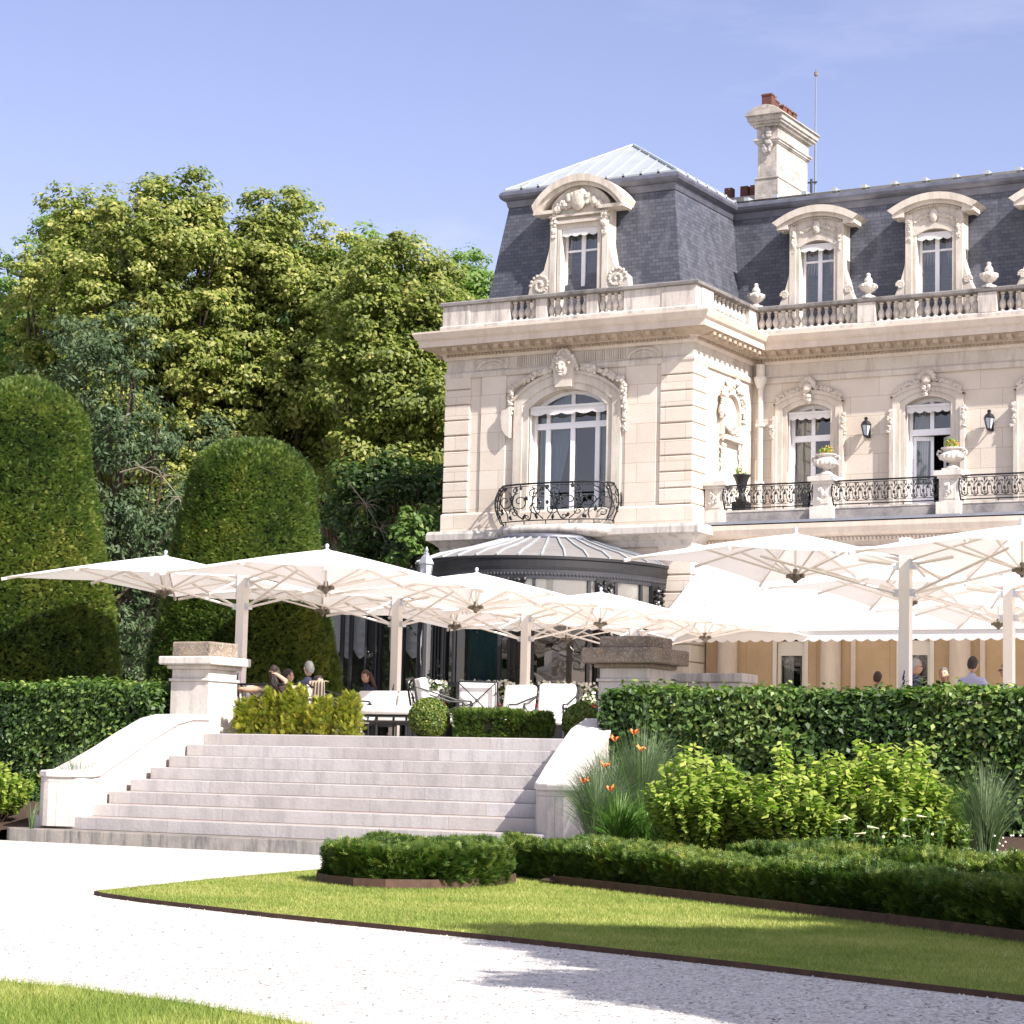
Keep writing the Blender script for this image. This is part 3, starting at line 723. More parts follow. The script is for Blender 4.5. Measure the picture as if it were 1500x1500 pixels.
for op in WW:
    cx = op[0]; mb = surround(op, YW, .28, 9.60, .06, 6.98)
    for s in (-1, 1):
        garland(mb, [(cx+s*.12,YW-.07,9.72),(cx+s*.45,YW-.07,9.66),(cx+s*.78,YW-.06,9.5)], .05, 70, .6)
        garland(mb, [(cx+s*.84,YW-.1,9.08),(cx+s*.85,YW-.1,8.62)], .05, 40, .6)
        mb.box(cx+s*.8-.05,cx+s*.8+.05,YW-.13,YW+.02,6.98,9.12)
    for k in range(7): mb.ico((cx+.05*(k-3), YW-.14, 9.90-.012*(k-3)**2), .06, 1, (1,.9,1.5), .4)
    mb.ico((cx,YW-.15,9.72), .12, 1, (1,.8,1.1), .2); garland(mb, [(cx,YW-.12,9.62),(cx,YW-.1,9.4)], .08, 18)
    mb.build('window_surround', M['trim'], house)
# niche on the return wall
mb = MB(); yc = 45.45; X = XR
a = arc(yc, .8, 9.1, 9.46, 12); b = arc(yc, 1.04, 9.12, 9.6, 12)
def sidestrip(mb, A, B, x0, x1):
    m = MB(); strip(m, A, B, x0, x1); mb.add([(p[1], p[0], p[2]) for p in m.v], m.f)
sidestrip(mb, [(yc-.4,8.55)]+a+[(yc+.4,8.55)], [(yc-.52,8.5)]+b+[(yc+.52,8.5)], X-.02, X+.09)
mb.box(X-.02, X+.16, yc-.5, yc+.5, 8.40, 8.5)
for s in (-1, 1):
    for (y0, z0, y1, z1, n) in ((.1,9.75,.55,9.35,40),(.55,9.35,.6,8.9,30),(.5,8.45,.47,7.8,26)):
        m = MB(); garland(m, [(yc+s*y0,-.1,z0),(yc+s*y1,-.1,z1)], .085 if z0 > 8.6 else .05, n, .6)
        mb.add([(X-p[1], p[0], p[2]) for p in m.v], m.f)
m = MB(); garland(m, [(yc-.3,-.1,8.6),(yc,-.1,8.7),(yc+.3,-.1,8.6)], .1, 16); mb.add([(X-p[1], p[0], p[2]) for p in m.v], m.f)
nic = mb.build('carved_niche', M['trim'], house)
# downpipe
mb = MB(); mb.tube([(-20.12,YW-.11,6.5),(-20.12,YW-.11,9.78)], .06, 10); mb.lathe([(.07,0),(.15,.2),(.15,.26),(.1,.28),(.1,.55)], (-20.12,YW-.14,9.76), 10)
for z in (7.6,8.9): mb.box(-20.21,-20.03,YW-.18,YW,z,z+.05)
mb.build('downpipe', M['offwhite'], house)

# ------------------------------------------------------------------ roofs
mb = MB()
def quadz(p): mb.add(p, [tuple(range(len(p)))])
b0, t0, zb_, zt_ = .52, .98, 11.0, 14.22
quadz([(XL+b0,YP+b0,zb_),(XR-b0,YP+b0,zb_),(XR-t0,YP+t0,zt_),(XL+t0,YP+t0,zt_)])
quadz([(XL+b0,52,zb_),(XL+b0,YP+b0,zb_),(XL+t0,YP+t0,zt_),(XL+t0,52,zt_)])
quadz([(XR-b0,YP+b0,zb_),(XR-b0,51,zb_),(XR-t0,51,zt_),(XR-t0,YP+t0,zt_)])
quadz([(XR-t0-.2,YW+b0,zb_),(XE,YW+b0,zb_),(XE,YW+t0,zt_+.08),(XR-t0-.2,YW+t0,zt_+.08)])
mb.build('slate_roof', M['slate'], house)
mb = MB(); R_ = .13
RP = [(XL+t0, 52), (XL+t0, YP+t0), (XR-t0, YP+t0), (XR-t0, YW+t0), (XE, YW+t0)]
mb.sweep(RP, [(R_*1.25*math.cos(a)+.05, 14.27+R_*math.sin(a)) for a in np.linspace(0, 2*PI, 12, endpoint=False)])
mb.sweep(RP, [(.02,14.0),(.05,14.0),(.09,14.16),(.02,14.16)])
mb.build('lead_roll', M['lead'], house, smooth=False)
mb = MB(); za_ = 15.78; ax, ay = -23.42, 46.6
e0 = t0-.1; P4 = [(XL+e0,YP+e0,14.40),(XR-e0,YP+e0,14.40),(XR-e0,49.7,14.40),(XL+e0,49.7,14.40)]
for i in range(4): mb.add([P4[i], P4[(i+1) % 4], (ax, ay, za_)], [(0,1,2)])
mb.sweep([(XL+e0,52),(XL+e0,YP+e0),(XR-e0,YP+e0),(XR-e0,YW+.9)], [(.03,14.36),(.03,14.42),(-.05,14.42),(-.05,14.36)])
zr = mb.build('zinc_roof', M['zinc'], house)
mb = MB(); ap = Vector((ax, ay, za_+.02))
for i in (0, 1, 2, 3): mb.tube([Vector(P4[i])+Vector((0,0,.02)), ap], .035, 6)
for i in (0, 1):
    A, B = Vector(P4[i]), Vector(P4[(i+1) % 4]); nn = 10
    for k in range(1, nn):
        t = k/nn; p = A.lerp(B, t); f = min(t, 1-t)*2; mid = (A+B)/2; q = p+(ap-mid)*f*.97
        mb.tube([p+Vector((0,0,.012)), q+Vector((0,0,.012))], .018, 4)
        mb.box(p.x-.03,p.x+.03,p.y-.03,p.y+.03,p.z-.02,p.z+.07)
mb.build('standing_seam', M['zinc'], zr)
mb = MB(); mb.add([(XR-t0,YW+t0-.1,14.44),(XE,YW+t0-.1,14.44),(XE,52,15.05),(XR-t0,52,15.05)], [(0,1,2,3)])
for k in range(18):
    x = XR-t0+.4+.72*k; mb.box(x-.06,x+.06,YW+t0-.16,YW+t0+.1,14.42,14.50); mb.tube([(x,YW+t0-.1,14.47),(x,52,15.08)], .03, 4)
mb.build('zinc_roof', M['zinc'], house)
# dormers
def dormer(cx, y, hw, zt, zspr, wz, ww, base_w, ornate):
    """hw half width of the stone face, zt top of the pediment"""
    op = (cx, ww, 11.75, wz-.06 if not ornate else wz-.02, wz+.07 if not ornate else wz+.0)
    mb = MB(); th = .35
    mb.box(cx-hw, cx-ww/2, y, y+th, 11.0, zspr); mb.box(cx+ww/2, cx+hw, y, y+th, 11.0, zspr)
    a = arc(cx, ww, op[3], op[4]+.001); top = arc(cx, hw*2, zspr, zt-.22) if ornate else arc(cx, hw*2, zspr-.02, zt-.13)
    mb.prism(a+list(reversed(top)), y-.006, y+th-.006)
    for s in (-1, 1):
        mb.box(min(cx+s*ww/2, cx+s*(ww/2+.1)), max(cx+s*ww/2, cx+s*(ww/2+.1)), y-.03, y+.01, 11.0, wz)
        mb.box(min(cx+s*hw, cx+s*(hw-.16)), max(cx+s*hw, cx+s*(hw-.16)), y-.05, y+.01, 11.0, zspr-.12)
    d = mb.build('dormer', M['trim'], house, bevel=.01)
    mb = MB(); ow = hw+(.42 if ornate else .30)
    A = arc(cx, ow*2, zspr+.02, zt, 16); B = arc(cx, (ow-.05)*2, zspr-.12, zt-.16, 16)
    fl = .26 if ornate else .16
    if not ornate: A = [(cx-ow-.08, zspr-.02)]+A[1:-1]+[(cx+ow+.08, zspr-.02)]
    strip(mb, B, A, y-.19, y+.9)
    B2 = arc(cx, (ow-.13)*2, zspr-.19, zt-.24, 16); strip(mb, B2, B, y-.11, y+.5)
    e_ = .22 if ornate else -.01
    mb.box(cx-ow+.02, cx-hw+e_, y-.14, y+.3, zspr-.19, zspr-.11 if ornate else zspr-.01); mb.box(cx+hw-e_, cx+ow-.02, y-.14, y+.3, zspr-.19, zspr-.11 if ornate else zspr-.01)
    if not ornate:
        ai = arc(cx, ww, op[3], op[4]+.001); strip(mb, ai, arc(cx, ww+.24, op[3]+.02, op[4]+.14), y-.04, y+.02)
        for k in range(30):
            q = arc(cx, (ow-.16)*2, zspr-.2, zt-.26, 30)[k]; mb.cbox((q[0], y-.07, q[1]-.02), .025, .05, .03)
    mb.build('pediment', M['trim'], d)
    mb = MB()
    if ornate:
        mb.box(cx-hw, cx+hw, y-.07, y+.01, wz+.12, wz+.2); mb.box(cx-hw, cx+hw, y-.1, y+.01, wz+.27, wz+.32)
        mb.ico((cx, y-.1, wz+.62), .2, 2, (1,.5,1.2), .1); garland(mb, [(cx-.55,y-.06,wz+.45),(cx,y-.08,wz+.75),(cx+.55,y-.06,wz+.45)], .09, 70)
        for k in range(7): mb.ico((cx-.25+.083*k, y-.1, wz+.78-.02*abs(k-3)), .07, 1, (1,.7,1.2), .3)
    else:
        mb.ico((cx, y-.05, wz+.36), .10, 2, (1,.5,1.6), .25); garland(mb, [(cx-.42,y-.02,wz+.27),(cx-.1,y-.02,wz+.4)], .04, 44, .7); garland(mb, [(cx+.42,y-.02,wz+.27),(cx+.1,y-.02,wz+.4)], .04, 44, .7)
    mb.build('carving', M['trim'], d)
    for s in (-1, 1):
        mb = MB(); x = cx+s*(hw-.1); garland(mb, [(x, y-.06, zspr-.25), (x+s*.0, y-.04, zspr-.75)], .062 if ornate else .035, 40, .7)
        # scroll console at the foot
        bx = cx+s*(hw+(base_w-hw)*.42); r = (base_w-hw)*(.55 if ornate else .42)
        prof = [(cx+s*hw*.98, 11.0), (cx+s*base_w, 11.0), (cx+s*base_w, 11.7), (cx+s*(base_w-.05), 11.7+r*1.1), (cx+s*(hw+.14), 11.75+r*1.9), (cx+s*(hw+.03), 12.1+r*2.1), (cx+s*hw*.98, 12.3+r*2.2)]
        mb.prism(prof, y-.04, y+.5)
        for t in np.linspace(0, 3.2*PI, 26):
            rr = r*.85*(1-t/(3.6*PI)); mb.ico((bx+s*rr*math.cos(t), y-.045, 11.98+rr*math.sin(t)), .045 if ornate else .035, 1, (1,.6,1), .3)
        mb.build('console', M['trim'], d)
    mb = MB(); ch = hw-.06
    for s in (-1, 1): mb.box(min(cx+s*ch, cx+s*(ch-.05)), max(cx+s*ch, cx+s*(ch-.05)), y+th-.02, y+1.6, 11.4, zspr-.05)
    A = arc(cx, ow*2-.1, zspr+.0, zt-.03, 14); B = arc(cx, ow*2-.1, zspr-.05, zt-.09, 14); strip(mb, B, A, y+.88, y+1.7)
    mb.build('dormer_cheek', M['zinc'], d)
    x0, x1 = cx-ww/2, cx+ww/2
    fr = MB(); yy = y+.2; f = .06
    fr.box(x0, x0+f, yy, yy+.07, 11.7, wz+.05); fr.box(x1-f, x1, yy, yy+.07, 11.7, wz+.05); fr.box(cx-.05, cx+.05, yy-.008, yy+.07, 11.7, wz)
    for z in (wz-.07, 12.75): fr.box(x0+f, x1-f, yy+.004, yy+.066, z-.03 if z < 13 else z, z+.02 if z < 13 else z+.12)
    wn = fr.build('window', M['white'], d, bevel=.005)
    MB().add([(x0+.03,yy+.035,11.7),(x1-.03,yy+.035,11.7),(x1-.03,yy+.035,wz),(x0+.03,yy+.035,wz)], [(0,1,2,3)]).build('pane', M['glass'], d)
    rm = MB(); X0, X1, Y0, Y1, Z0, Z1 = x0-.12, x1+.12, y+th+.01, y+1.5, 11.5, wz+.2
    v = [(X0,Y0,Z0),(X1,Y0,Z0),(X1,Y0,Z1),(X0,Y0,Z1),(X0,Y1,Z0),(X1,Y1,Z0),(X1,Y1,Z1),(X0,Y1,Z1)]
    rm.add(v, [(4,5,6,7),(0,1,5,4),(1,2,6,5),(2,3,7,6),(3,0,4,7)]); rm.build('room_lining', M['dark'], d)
    cu = MB(); drape(cu, x0+.02, x0+.02, x0+ww*.46, x0+ww*.40, 11.7, wz, yy+.14, 5, .02); drape(cu, x1-ww*.32, x1-ww*.2, x1-.02, x1-.02, 11.7, wz, yy+.14, 4, .02)
    cu.build('curtain', M['curtain'] if ornate else M['sheer'], d, smooth=True)
    pm = MB(); ya = y+.06; pm.box(x0+.01,x1-.01,ya-.05,ya+.03,wz-.05,wz); pm.prism(scallop(x0+.012,x1-.012,wz-.05,wz-.14,4,.04), ya-.05, ya-.04)
    pm.build('pelmet_awning', M['awning'], d)
dormer(-23.42, 44.0, .74, 14.42, 13.78, 13.22, .92, 1.28, True)
for i in range(4): dormer(-18.99+2.77*i, 47.16, .66, 13.98, 13.68, 13.12, .82, .92, False)
# chimney
mb = MB(); cx0, cx1, cy0, cy1 = -21.06, -20.56, 48.5, 50.4
for o, z0, z1 in ((.05,13.6,15.15),(.07,15.148,15.19),(.0,15.188,16.0),(.03,15.998,16.03),(.06,16.028,16.08),(.09,16.078,16.13),(.02,16.128,16.42),(.10,16.418,16.48),(.16,16.478,16.54),(.2,16.538,16.66)):
    mb.box(cx0-o,cx1+o,cy0-o,cy1+o,z0,z1)
A = arc((cx0+cx1)/2, 1.0, 16.66, 16.9, 12); mb.prism(A, cy0-.26, cy1+.26)
ch = mb.build('chimney', M['chim'], house, bevel=.01)
m = MB(); garland(m, [((cx0+cx1)/2,cy0-.05,16.38),((cx0+cx1)/2,cy0-.05,15.75)], .1, 50, .6); m.build('carving', M['dirty'], ch)
for k, (y, s) in enumerate(((48.55,.13),(48.85,.1),(49.3,.11),(49.62,.1),(49.95,.1))):
    mb = MB(); xc = (cx0+cx1)/2; z1 = 17.22 if k < 1 else 17.15
    mb.box(xc-s,xc+s,y-s,y+s,16.8,z1); mb.box(xc-s-.015,xc+s+.015,y-s-.015,y+s+.015,z1-.06,z1-.02); mb.box(xc-s+.03,xc+s-.03,y-s+.03,y+s-.03,z1-.02,z1+.006); mb.build('chimney_pot', M['pot'], ch, bevel=.01)
mb = MB(); mb.box(-22.4,-21.2,49.3,49.8,14.2,15.02); c2 = mb.build('chimney', M['chim'], house, bevel=.01)
for x in (-22.25,-21.83,-21.57): MB().box(x-.1,x+.1,49.45,49.65,15.0,15.32).build('chimney_pot', M['pot'], c2, bevel=.01)
t = thing('lightning_rod', 'thin tall metal rod standing behind the big stone chimney', 'rod', (-20.42,50.55,14.6))
mb = MB(); mb.tube([(-20.42,50.55,14.6),(-20.42,50.55,16.4),(-20.42,50.55,18.2)], [.032,.026,.013], 8); mb.build('pole', M['rod'], t)
mb = MB(); mb.tube([(-20.5,50.5,14.6),(-20.5,50.5,15.6)], .03, 6); mb.box(-20.6,-20.36,50.49,50.54,15.5,15.53); mb.box(-20.6,-20.36,50.49,50.54,14.75,14.78); mb.build('bracket', M['irongrey'], t)
mb = MB(); mb.lathe([(.015,0),(.05,.03),(.05,.10),(.015,.13),(.008,.2)], (-20.42,50.55,18.18), 8); mb.build('tip', M['hub'], t)

# ------------------------------------------------------------------ ironwork
def spiral(cx, cy, r, turns, a0, cw=1, n=22, r1=.15):
    return [(cx+r*(1-(1-r1)*i/n)*math.cos(a0+cw*turns*2*PI*i/n), cy+r*(1-(1-r1)*i/n)*math.sin(a0+cw*turns*2*PI*i/n)) for i in range(n+1)]
def bez(p0, p1, p2, p3, n=10):
    return [tuple((1-t)**3*np.array(p0)+3*(1-t)**2*t*np.array(p1)+3*(1-t)*t*t*np.array(p2)+t**3*np.array(p3)) for t in np.linspace(0, 1, n)]
class Map:
    def __init__(s, f): s.f = f
    def tube(s, mb, pts, r, n=4): mb.tube([s.f(a, b) for a, b in pts], r, n)
# curved balcony in front of the pavilion window
bx, ba, bb = -23.53, 1.36, .62
def bplan(t): return Vector((bx+ba*math.sin(t)*1.0, YP-.02-bb*max(0, math.cos(t))**.6))
ts = np.linspace(-PI/2, PI/2, 61); PL = [bplan(t) for t in ts]; cum = [0]
for a, b in zip(PL, PL[1:]): cum.append(cum[-1]+(b-a).length)
LB = cum[-1]
def bmap(s, h):
    t = np.interp(s, cum, ts); p = bplan(t); c = Vector((bx, YP)); d = (p-c).normalized()
    k = .20*math.sin(PI*min(1, max(0, (1-h)))**.8)*(1 if h < 1 else 0)*(1-.2*h)
    p = p+d*k*.9; return (p.x, min(p.y, YP-.01), 6.47+.84*h)
mp_ = Map(bmap); mb = MB()
mp_.tube(mb, [(LB*i/60, 1) for i in range(61)], .022, 6); mp_.tube(mb, [(LB*i/60, .03) for i in range(61)], .016, 4); mp_.tube(mb, [(LB*i/60, .93) for i in range(61)], .010, 4)
for f in np.linspace(.01, .99, 7): mb.tube([bmap(LB*f, .03), (bmap(LB*f, .03)[0], bmap(LB*f, .03)[1]+.02, 6.38)], .012, 4)
for f in (.0, .03, .09, .91, .97, 1.0):
    mp_.tube(mb, [(LB*f, h) for h in np.linspace(0, 1, 12)], .016, 4)
for side in (0, 1):
    def S(pts): return [(LB-a, b) if side else (a, b) for a, b in pts]
    c = LB/2
    for (x, y, r, tr, a0, cw) in ((c-.52,.52,.25,1.5,PI*.6,1),(c-.92,.55,.24,1.4,PI*.4,-1),(c-.16,.3,.16,1.3,PI*.5,1),(c-.2,.76,.14,1.3,-PI*.3,-1),(c-.72,.24,.13,1.3,PI,-1),(c-1.3,.5,.24,1.4,PI*.5,1),(c-1.24,.2,.12,1.2,0,1),(c-1.12,.82,.11,1.2,PI,1),(c-.42,.12,.08,1.2,0,-1),(c-.68,.84,.09,1.2,PI*.5,1),(c-1.6,.35,.17,1.3,0,1),(c-1.58,.72,.14,1.2,PI,-1)):
        mp_.tube(mb, S([(p[0], min(.92, max(.06, p[1]*1.0))) for p in spiral(x, y, r, tr, a0, cw)]), .0125, 4)
    for p in (((c-.3,.9),(c-.05,.8),(c-.4,.4),(c-.05,.06)),((c-.75,.9),(c-.5,.95),(c-.9,.3),(c-.55,.06)),((c-1.05,.9),(c-1.5,.7),(c-.7,.4),(c-1.0,.06)),((c,.92),(c-.3,.6),(c-.2,.2),(c-.4,.06)),((c-1.4,.9),(c-1.1,.6),(c-1.7,.4),(c-1.4,.06))):
        mp_.tube(mb, S(bez(*p)), .014, 4)
    for (x, y) in ((c-.36,.56),(c-.74,.62),(c-.08,.5),(c-1.08,.3),(c-.5,.14),(c-.88,.13),(c-.2,.12),(c-.6,.92),(c-1.3,.88),(c-.05,.86)):
        for k in range(3):
            q = S([(x+random.uniform(-.03,.03), y+random.uniform(-.04,.04))])[0]; mb.ico(bmap(*q), .035, 1, (1,.7,1.2), .5)
mb.build('balcony_railing', M['iron'], house)
mb = MB(); vs = []
prof = [(0,6.42),(.02,6.40),(.1,6.40),(.16,6.34),(.17,6.26),(.12,6.18),(.0,6.14),(-.2,6.12)]
for t in np.linspace(-PI/2, PI/2, 33):
    for (o, z) in prof: vs.append((bx+(1.28+o)*math.sin(t), YP-(.62+o)*max(0, math.cos(t))**.7, z))
n = len(prof); fs = [(i*n+k, (i+1)*n+k, (i+1)*n+k+1, i*n+k+1) for i in range(32) for k in range(n-1)]; fs.append(tuple(i*n for i in range(33)))
mb.add(vs, fs); mb.build('balcony_slab', M['weathered'], house, smooth=True)

# ------------------------------------------------------------------ ground floor of the wing, terrace on top
YT = 44.3
mb = MB()
WWIN = [(-18.36,.62),(-15.62,.62),(-12.8,.62),(-10.0,.62)]
wall_piece(mb, XR+.05, XE, 1.5, 5.95, YT, [(x, wd, 1.5, 3.85, 3.95) for x, wd in WWIN], .3)
mb.build('ground_floor_wall', M['tan'], house)
for x in (-19.75,-17.42,-14.64,-11.85,-9.1):
    mb = MB(); mb.lathe([(.26,0),(.26,.1),(.22,.14),(.215,2.0),(.20,3.9),(.22,3.95),(.25,4.05),(.25,4.2)], (x,YT-.12,1.5), 28); mb.build('column', M['cornice'], house, smooth=False)
for x in (-16.95,-14.2,-11.3):
    mb = MB(); mb.box(x-.05,x+.05,YT-.05,YT,1.5,5.7); mb.build('pilaster', M['cornice'], house)
for x, wd in WWIN:
    fr = MB(); a, b = x-wd/2, x+wd/2
    for q in (a, b-.07): fr.box(q, q+.07, YT+.05, YT+.13, 1.5, 3.9)
    fr.box(a+.07, b-.07, YT+.054, YT+.126, 3.6, 3.9); fr.box(a-.09,a,YT-.02,YT+.02,1.5,4.05); fr.box(b,b+.09,YT-.02,YT+.02,1.5,4.05)
    d = fr.build('french_window', M['offwhite'], house); MB().add([(a,YT+.09,1.5),(b,YT+.09,1.5),(b,YT+.09,3.9),(a,YT+.09,3.9)], [(0,1,2,3)]).build('pane', M['glass'], d)
    m = MB(); drape(m, a+.08, a+.08, a+.3, a+.26, 1.6, 3.85, YT+.22, 4, .02); m.build('curtain', M['sheer'], d, smooth=True)
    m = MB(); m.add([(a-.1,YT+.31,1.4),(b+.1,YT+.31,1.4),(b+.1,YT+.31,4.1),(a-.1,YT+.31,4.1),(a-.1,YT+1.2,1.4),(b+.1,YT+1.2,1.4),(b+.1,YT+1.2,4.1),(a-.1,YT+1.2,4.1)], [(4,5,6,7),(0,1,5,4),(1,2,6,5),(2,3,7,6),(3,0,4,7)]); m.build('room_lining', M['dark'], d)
mb = MB(); TP = [(XR+.046,YT),(XE,YT)]
mb.sweep(TP, [(0,5.85),(.05,5.85),(.07,5.95),(.13,5.97),(.13,6.06),(.17,6.08),(.26,6.14),(.30,6.26),(.30,6.36),(0,6.38)])
for p, d, q in along(TP, .085, .15): mb.cbox((p.x, p.y, 6.012), .045, .06, .06)
mb.build('terrace_cornice', M['cornice'], house)
mb = MB(); mb.box(XR+.01,XE,YT-.31,YT+.0,6.385,6.44); mb.box(XR+.01,XE,YT,YW+.05,6.38,6.44); mb.build('zinc_flashing', M['zincgrey'], house)
mb = MB(); mb.box(XR+.5,XE,YT-.14,YT+.14,6.44,6.66); mb.build('terrace_plinth', M['dirty'], house, bevel=.01)
mb = MB(); mb.box(XR+.5,XE,YT-.15,YT+.15,6.658,6.70); mb.build('terrace_plinth_coping', M['weathered'], house)
POSTX = (-20.08,-17.6,-14.85,-12.1,-9.35)
for x in POSTX:
    mb = MB(); s = .21
    mb.box(x-s-.05,x+s+.05,YT-s-.06,YT+s+.06,6.44,6.70); mb.box(x-s,x+s,YT-s,YT+s,6.698,7.24); mb.box(x-s-.03,x+s+.03,YT-s-.03,YT+s+.03,7.18,7.24); mb.box(x-s-.09,x+s+.09,YT-s-.09,YT+s+.09,7.238,7.34)
    mb.box(x-s+.06,x+s-.06,YT-s-.012,YT-s,6.76,7.14); garland(mb, [(x-.08,YT-s-.02,6.82),(x+.06,YT-s-.02,6.95),(x-.05,YT-s-.02,7.08)], .05, 30)
    mb.build('terrace_pedestal', M['pier'], house, bevel=.012)
for a, b in zip(POSTX, POSTX[1:]):
    mb = MB(); x0, x1 = a+.22, b-.22; L = x1-x0
    def tmap(s, h): return (x0+s, YT-.10-.13*math.sin(PI*(1-h)**.8)*(h < 1), 6.74+.50*h)
    tm = Map(tmap)
    tm.tube(mb, [(0,1),(L,1)], .020, 6); tm.tube(mb, [(0,.02),(L,.02)], .016, 4); tm.tube(mb, [(0,.90),(L,.90)], .008, 4); tm.tube(mb, [(0,.14),(L,.14)], .008, 4)
    for e in (0, L): tm.tube(mb, [(e, h) for h in np.linspace(0, 1, 10)], .016, 4)
    nm = int(L/.2); st = L/nm
    for k in range(nm):
        c = (k+.5)*st
        for s in (-1, 1):
            tm.tube(mb, [(c+s*q[0], q[1]) for q in bez((0,.14),(.13,.3),(.02,.45),(.085,.62),8)]+[(c+s*q[0], q[1]) for q in spiral(.055,.70,.05,1.1,-.6,1,9)], .0085, 4)
            tm.tube(mb, [(c+s*q[0], q[1]) for q in spiral(.05,.24,.06,1.2,PI/2,1,10)], .0075, 4)
            tm.tube(mb, [(c+s*q[0], q[1]) for q in bez((0,.9),(.1,.84),(.05,.72),(.0,.55),7)], .008, 4)
        mb.ico(tmap(c, .42), .032, 1, (1,.6,1.6), .3); mb.ico(tmap(c+st/2, .56), .03, 1, (1,.6,1.2), .3); mb.ico(tmap(c, .8), .024, 1, (1,.6,1.4), .3)
        tm.tube(mb, [(c, h) for h in np.linspace(.14, .9, 5)], .007, 4)
    for f in np.linspace(.02, .98, 4): mb.tube([tmap(L*f, .02), (tmap(L*f, .02)[0], YT-.12, 6.69)], .012, 4)
    mb.build('terrace_railing', M['iron'], house)
# awning over the wing
mb = MB(); ax0, ax1 = -20.3, XE; zw, zf, yf = 5.66, 3.98, 41.55; nn = 40
vs = []
for i in range(nn+1):
    x = ax0+(ax1-ax0)*i/nn
    for j in range(9):
        s = j/8; vs.append((x, YT-.1+(yf-YT+.1)*s, zw+(zf-zw)*s-.05*math.sin(PI*s)+.006*math.sin(i*2.1)))
fs = [(i*9+j, (i+1)*9+j, (i+1)*9+j+1, i*9+j+1) for i in range(nn) for j in range(8)]
aw = mb.add(vs, fs).build('awning', M['awning'], house, smooth=True)
m = MB(); L = ax1-ax0; m.prism(scallop(ax0, ax1, zf-.05, zf-.22, 52, .05), yf-.02, yf-.012); m.build('valance', M['awning'], aw)
m = MB(); m.box(ax0, ax1, yf-.05, yf+.05, zf-.055, zf-.0); m.build('front_bar', M['alu'], aw)
m = MB(); m.box(-18.6, XE, YT-.26, YT-.01, 5.68, 5.83); m.build('cassette', M['white'], aw)
for x in (-19.5,-16.5,-13.5,-10.5):
    m = MB(); m.tube([(x,YT-.1,5.35),(x+.7,42.9,4.55),(x,yf+.06,zf-.06)], .035, 6); m.build('folding_arm', M['alu'], aw)

# ------------------------------------------------------------------ wall lanterns, urns
def wall_lantern(name, x, label):
    t = thing(name, label, 'lantern', (x, YW-.17, 8.52), 0, 'lanterns on the upper wall')
    mb = MB(); mb.lathe([(.03,0),(.06,.02),(.06,.04)], (0,0,0), 6); mb.lathe([(.12,.26),(.125,.28),(.09,.34),(.04,.37),(.035,.40),(.05,.42),(.02,.45)], (0,0,0), 6)
    for k in range(6):
        a = 2*PI*k/6; mb.tube([(.055*math.cos(a),.055*math.sin(a),.03),(.115*math.cos(a),.115*math.sin(a),.27)], .008, 4)
    mb.tube([(0,0,.03),(0,.08,.0),(0,.165,.06)], .016, 5); mb.box(-.05,.05,.15,.172,0,.3)
    mb.build('frame', M['iron'], t, world=False)
    MB().lathe([(.05,.035),(.108,.265)], (0,0,0), 6).build('glass', M['lampglass'], t, world=False)
    return t
wall_lantern('wall_lantern', -17.58, 'black wall lantern between the two upper windows of the wing')
wall_lantern('wall_lantern', -14.80, 'black wall lantern near the right edge beyond the half open window')
def leaves_tuft(n, r, h, size, seed):
    rg = np.random.default_rng(seed); P = rg.normal(0, 1, (n, 3)); P /= np.linalg.norm(P, axis=1)[:, None]
    Nn = P.copy(); P = P*np.array([r, r, h*.5])*rg.uniform(.6, 1, (n, 1))+np.array([0, 0, h*.5]); return P, Nn
def leafgeo(P, Nn, L, W, rg=RNG, droop=0.0, fold=.12, jitter=.6):
    """rhombic folded leaves, one quad each; L, W arrays or numbers"""
    n = len(P); Nn = Nn+rg.normal(0, jitter, (n, 3)); Nn /= np.linalg.norm(Nn, axis=1)[:, None]+1e-9
    T = rg.normal(0, 1, (n, 3)); T[:, 2] -= droop; T -= Nn*np.sum(T*Nn, 1)[:, None]; T /= np.linalg.norm(T, axis=1)[:, None]+1e-9
    B = np.cross(Nn, T); L = np.broadcast_to(np.asarray(L, float), (n,))[:, None]*rg.uniform(.7, 1.25, (n, 1)); W = np.broadcast_to(np.asarray(W, float), (n,))[:, None]*rg.uniform(.75, 1.2, (n, 1))
    a = P-T*L*.5; c = P+T*L*.5; b = P+B*W*.5-T*L*.08+Nn*W*fold; d = P-B*W*.5-T*L*.08+Nn*W*fold
    V = np.stack([a, b, c, d], 1).reshape(-1, 3); F = np.arange(4*n).reshape(n, 4); return V, F
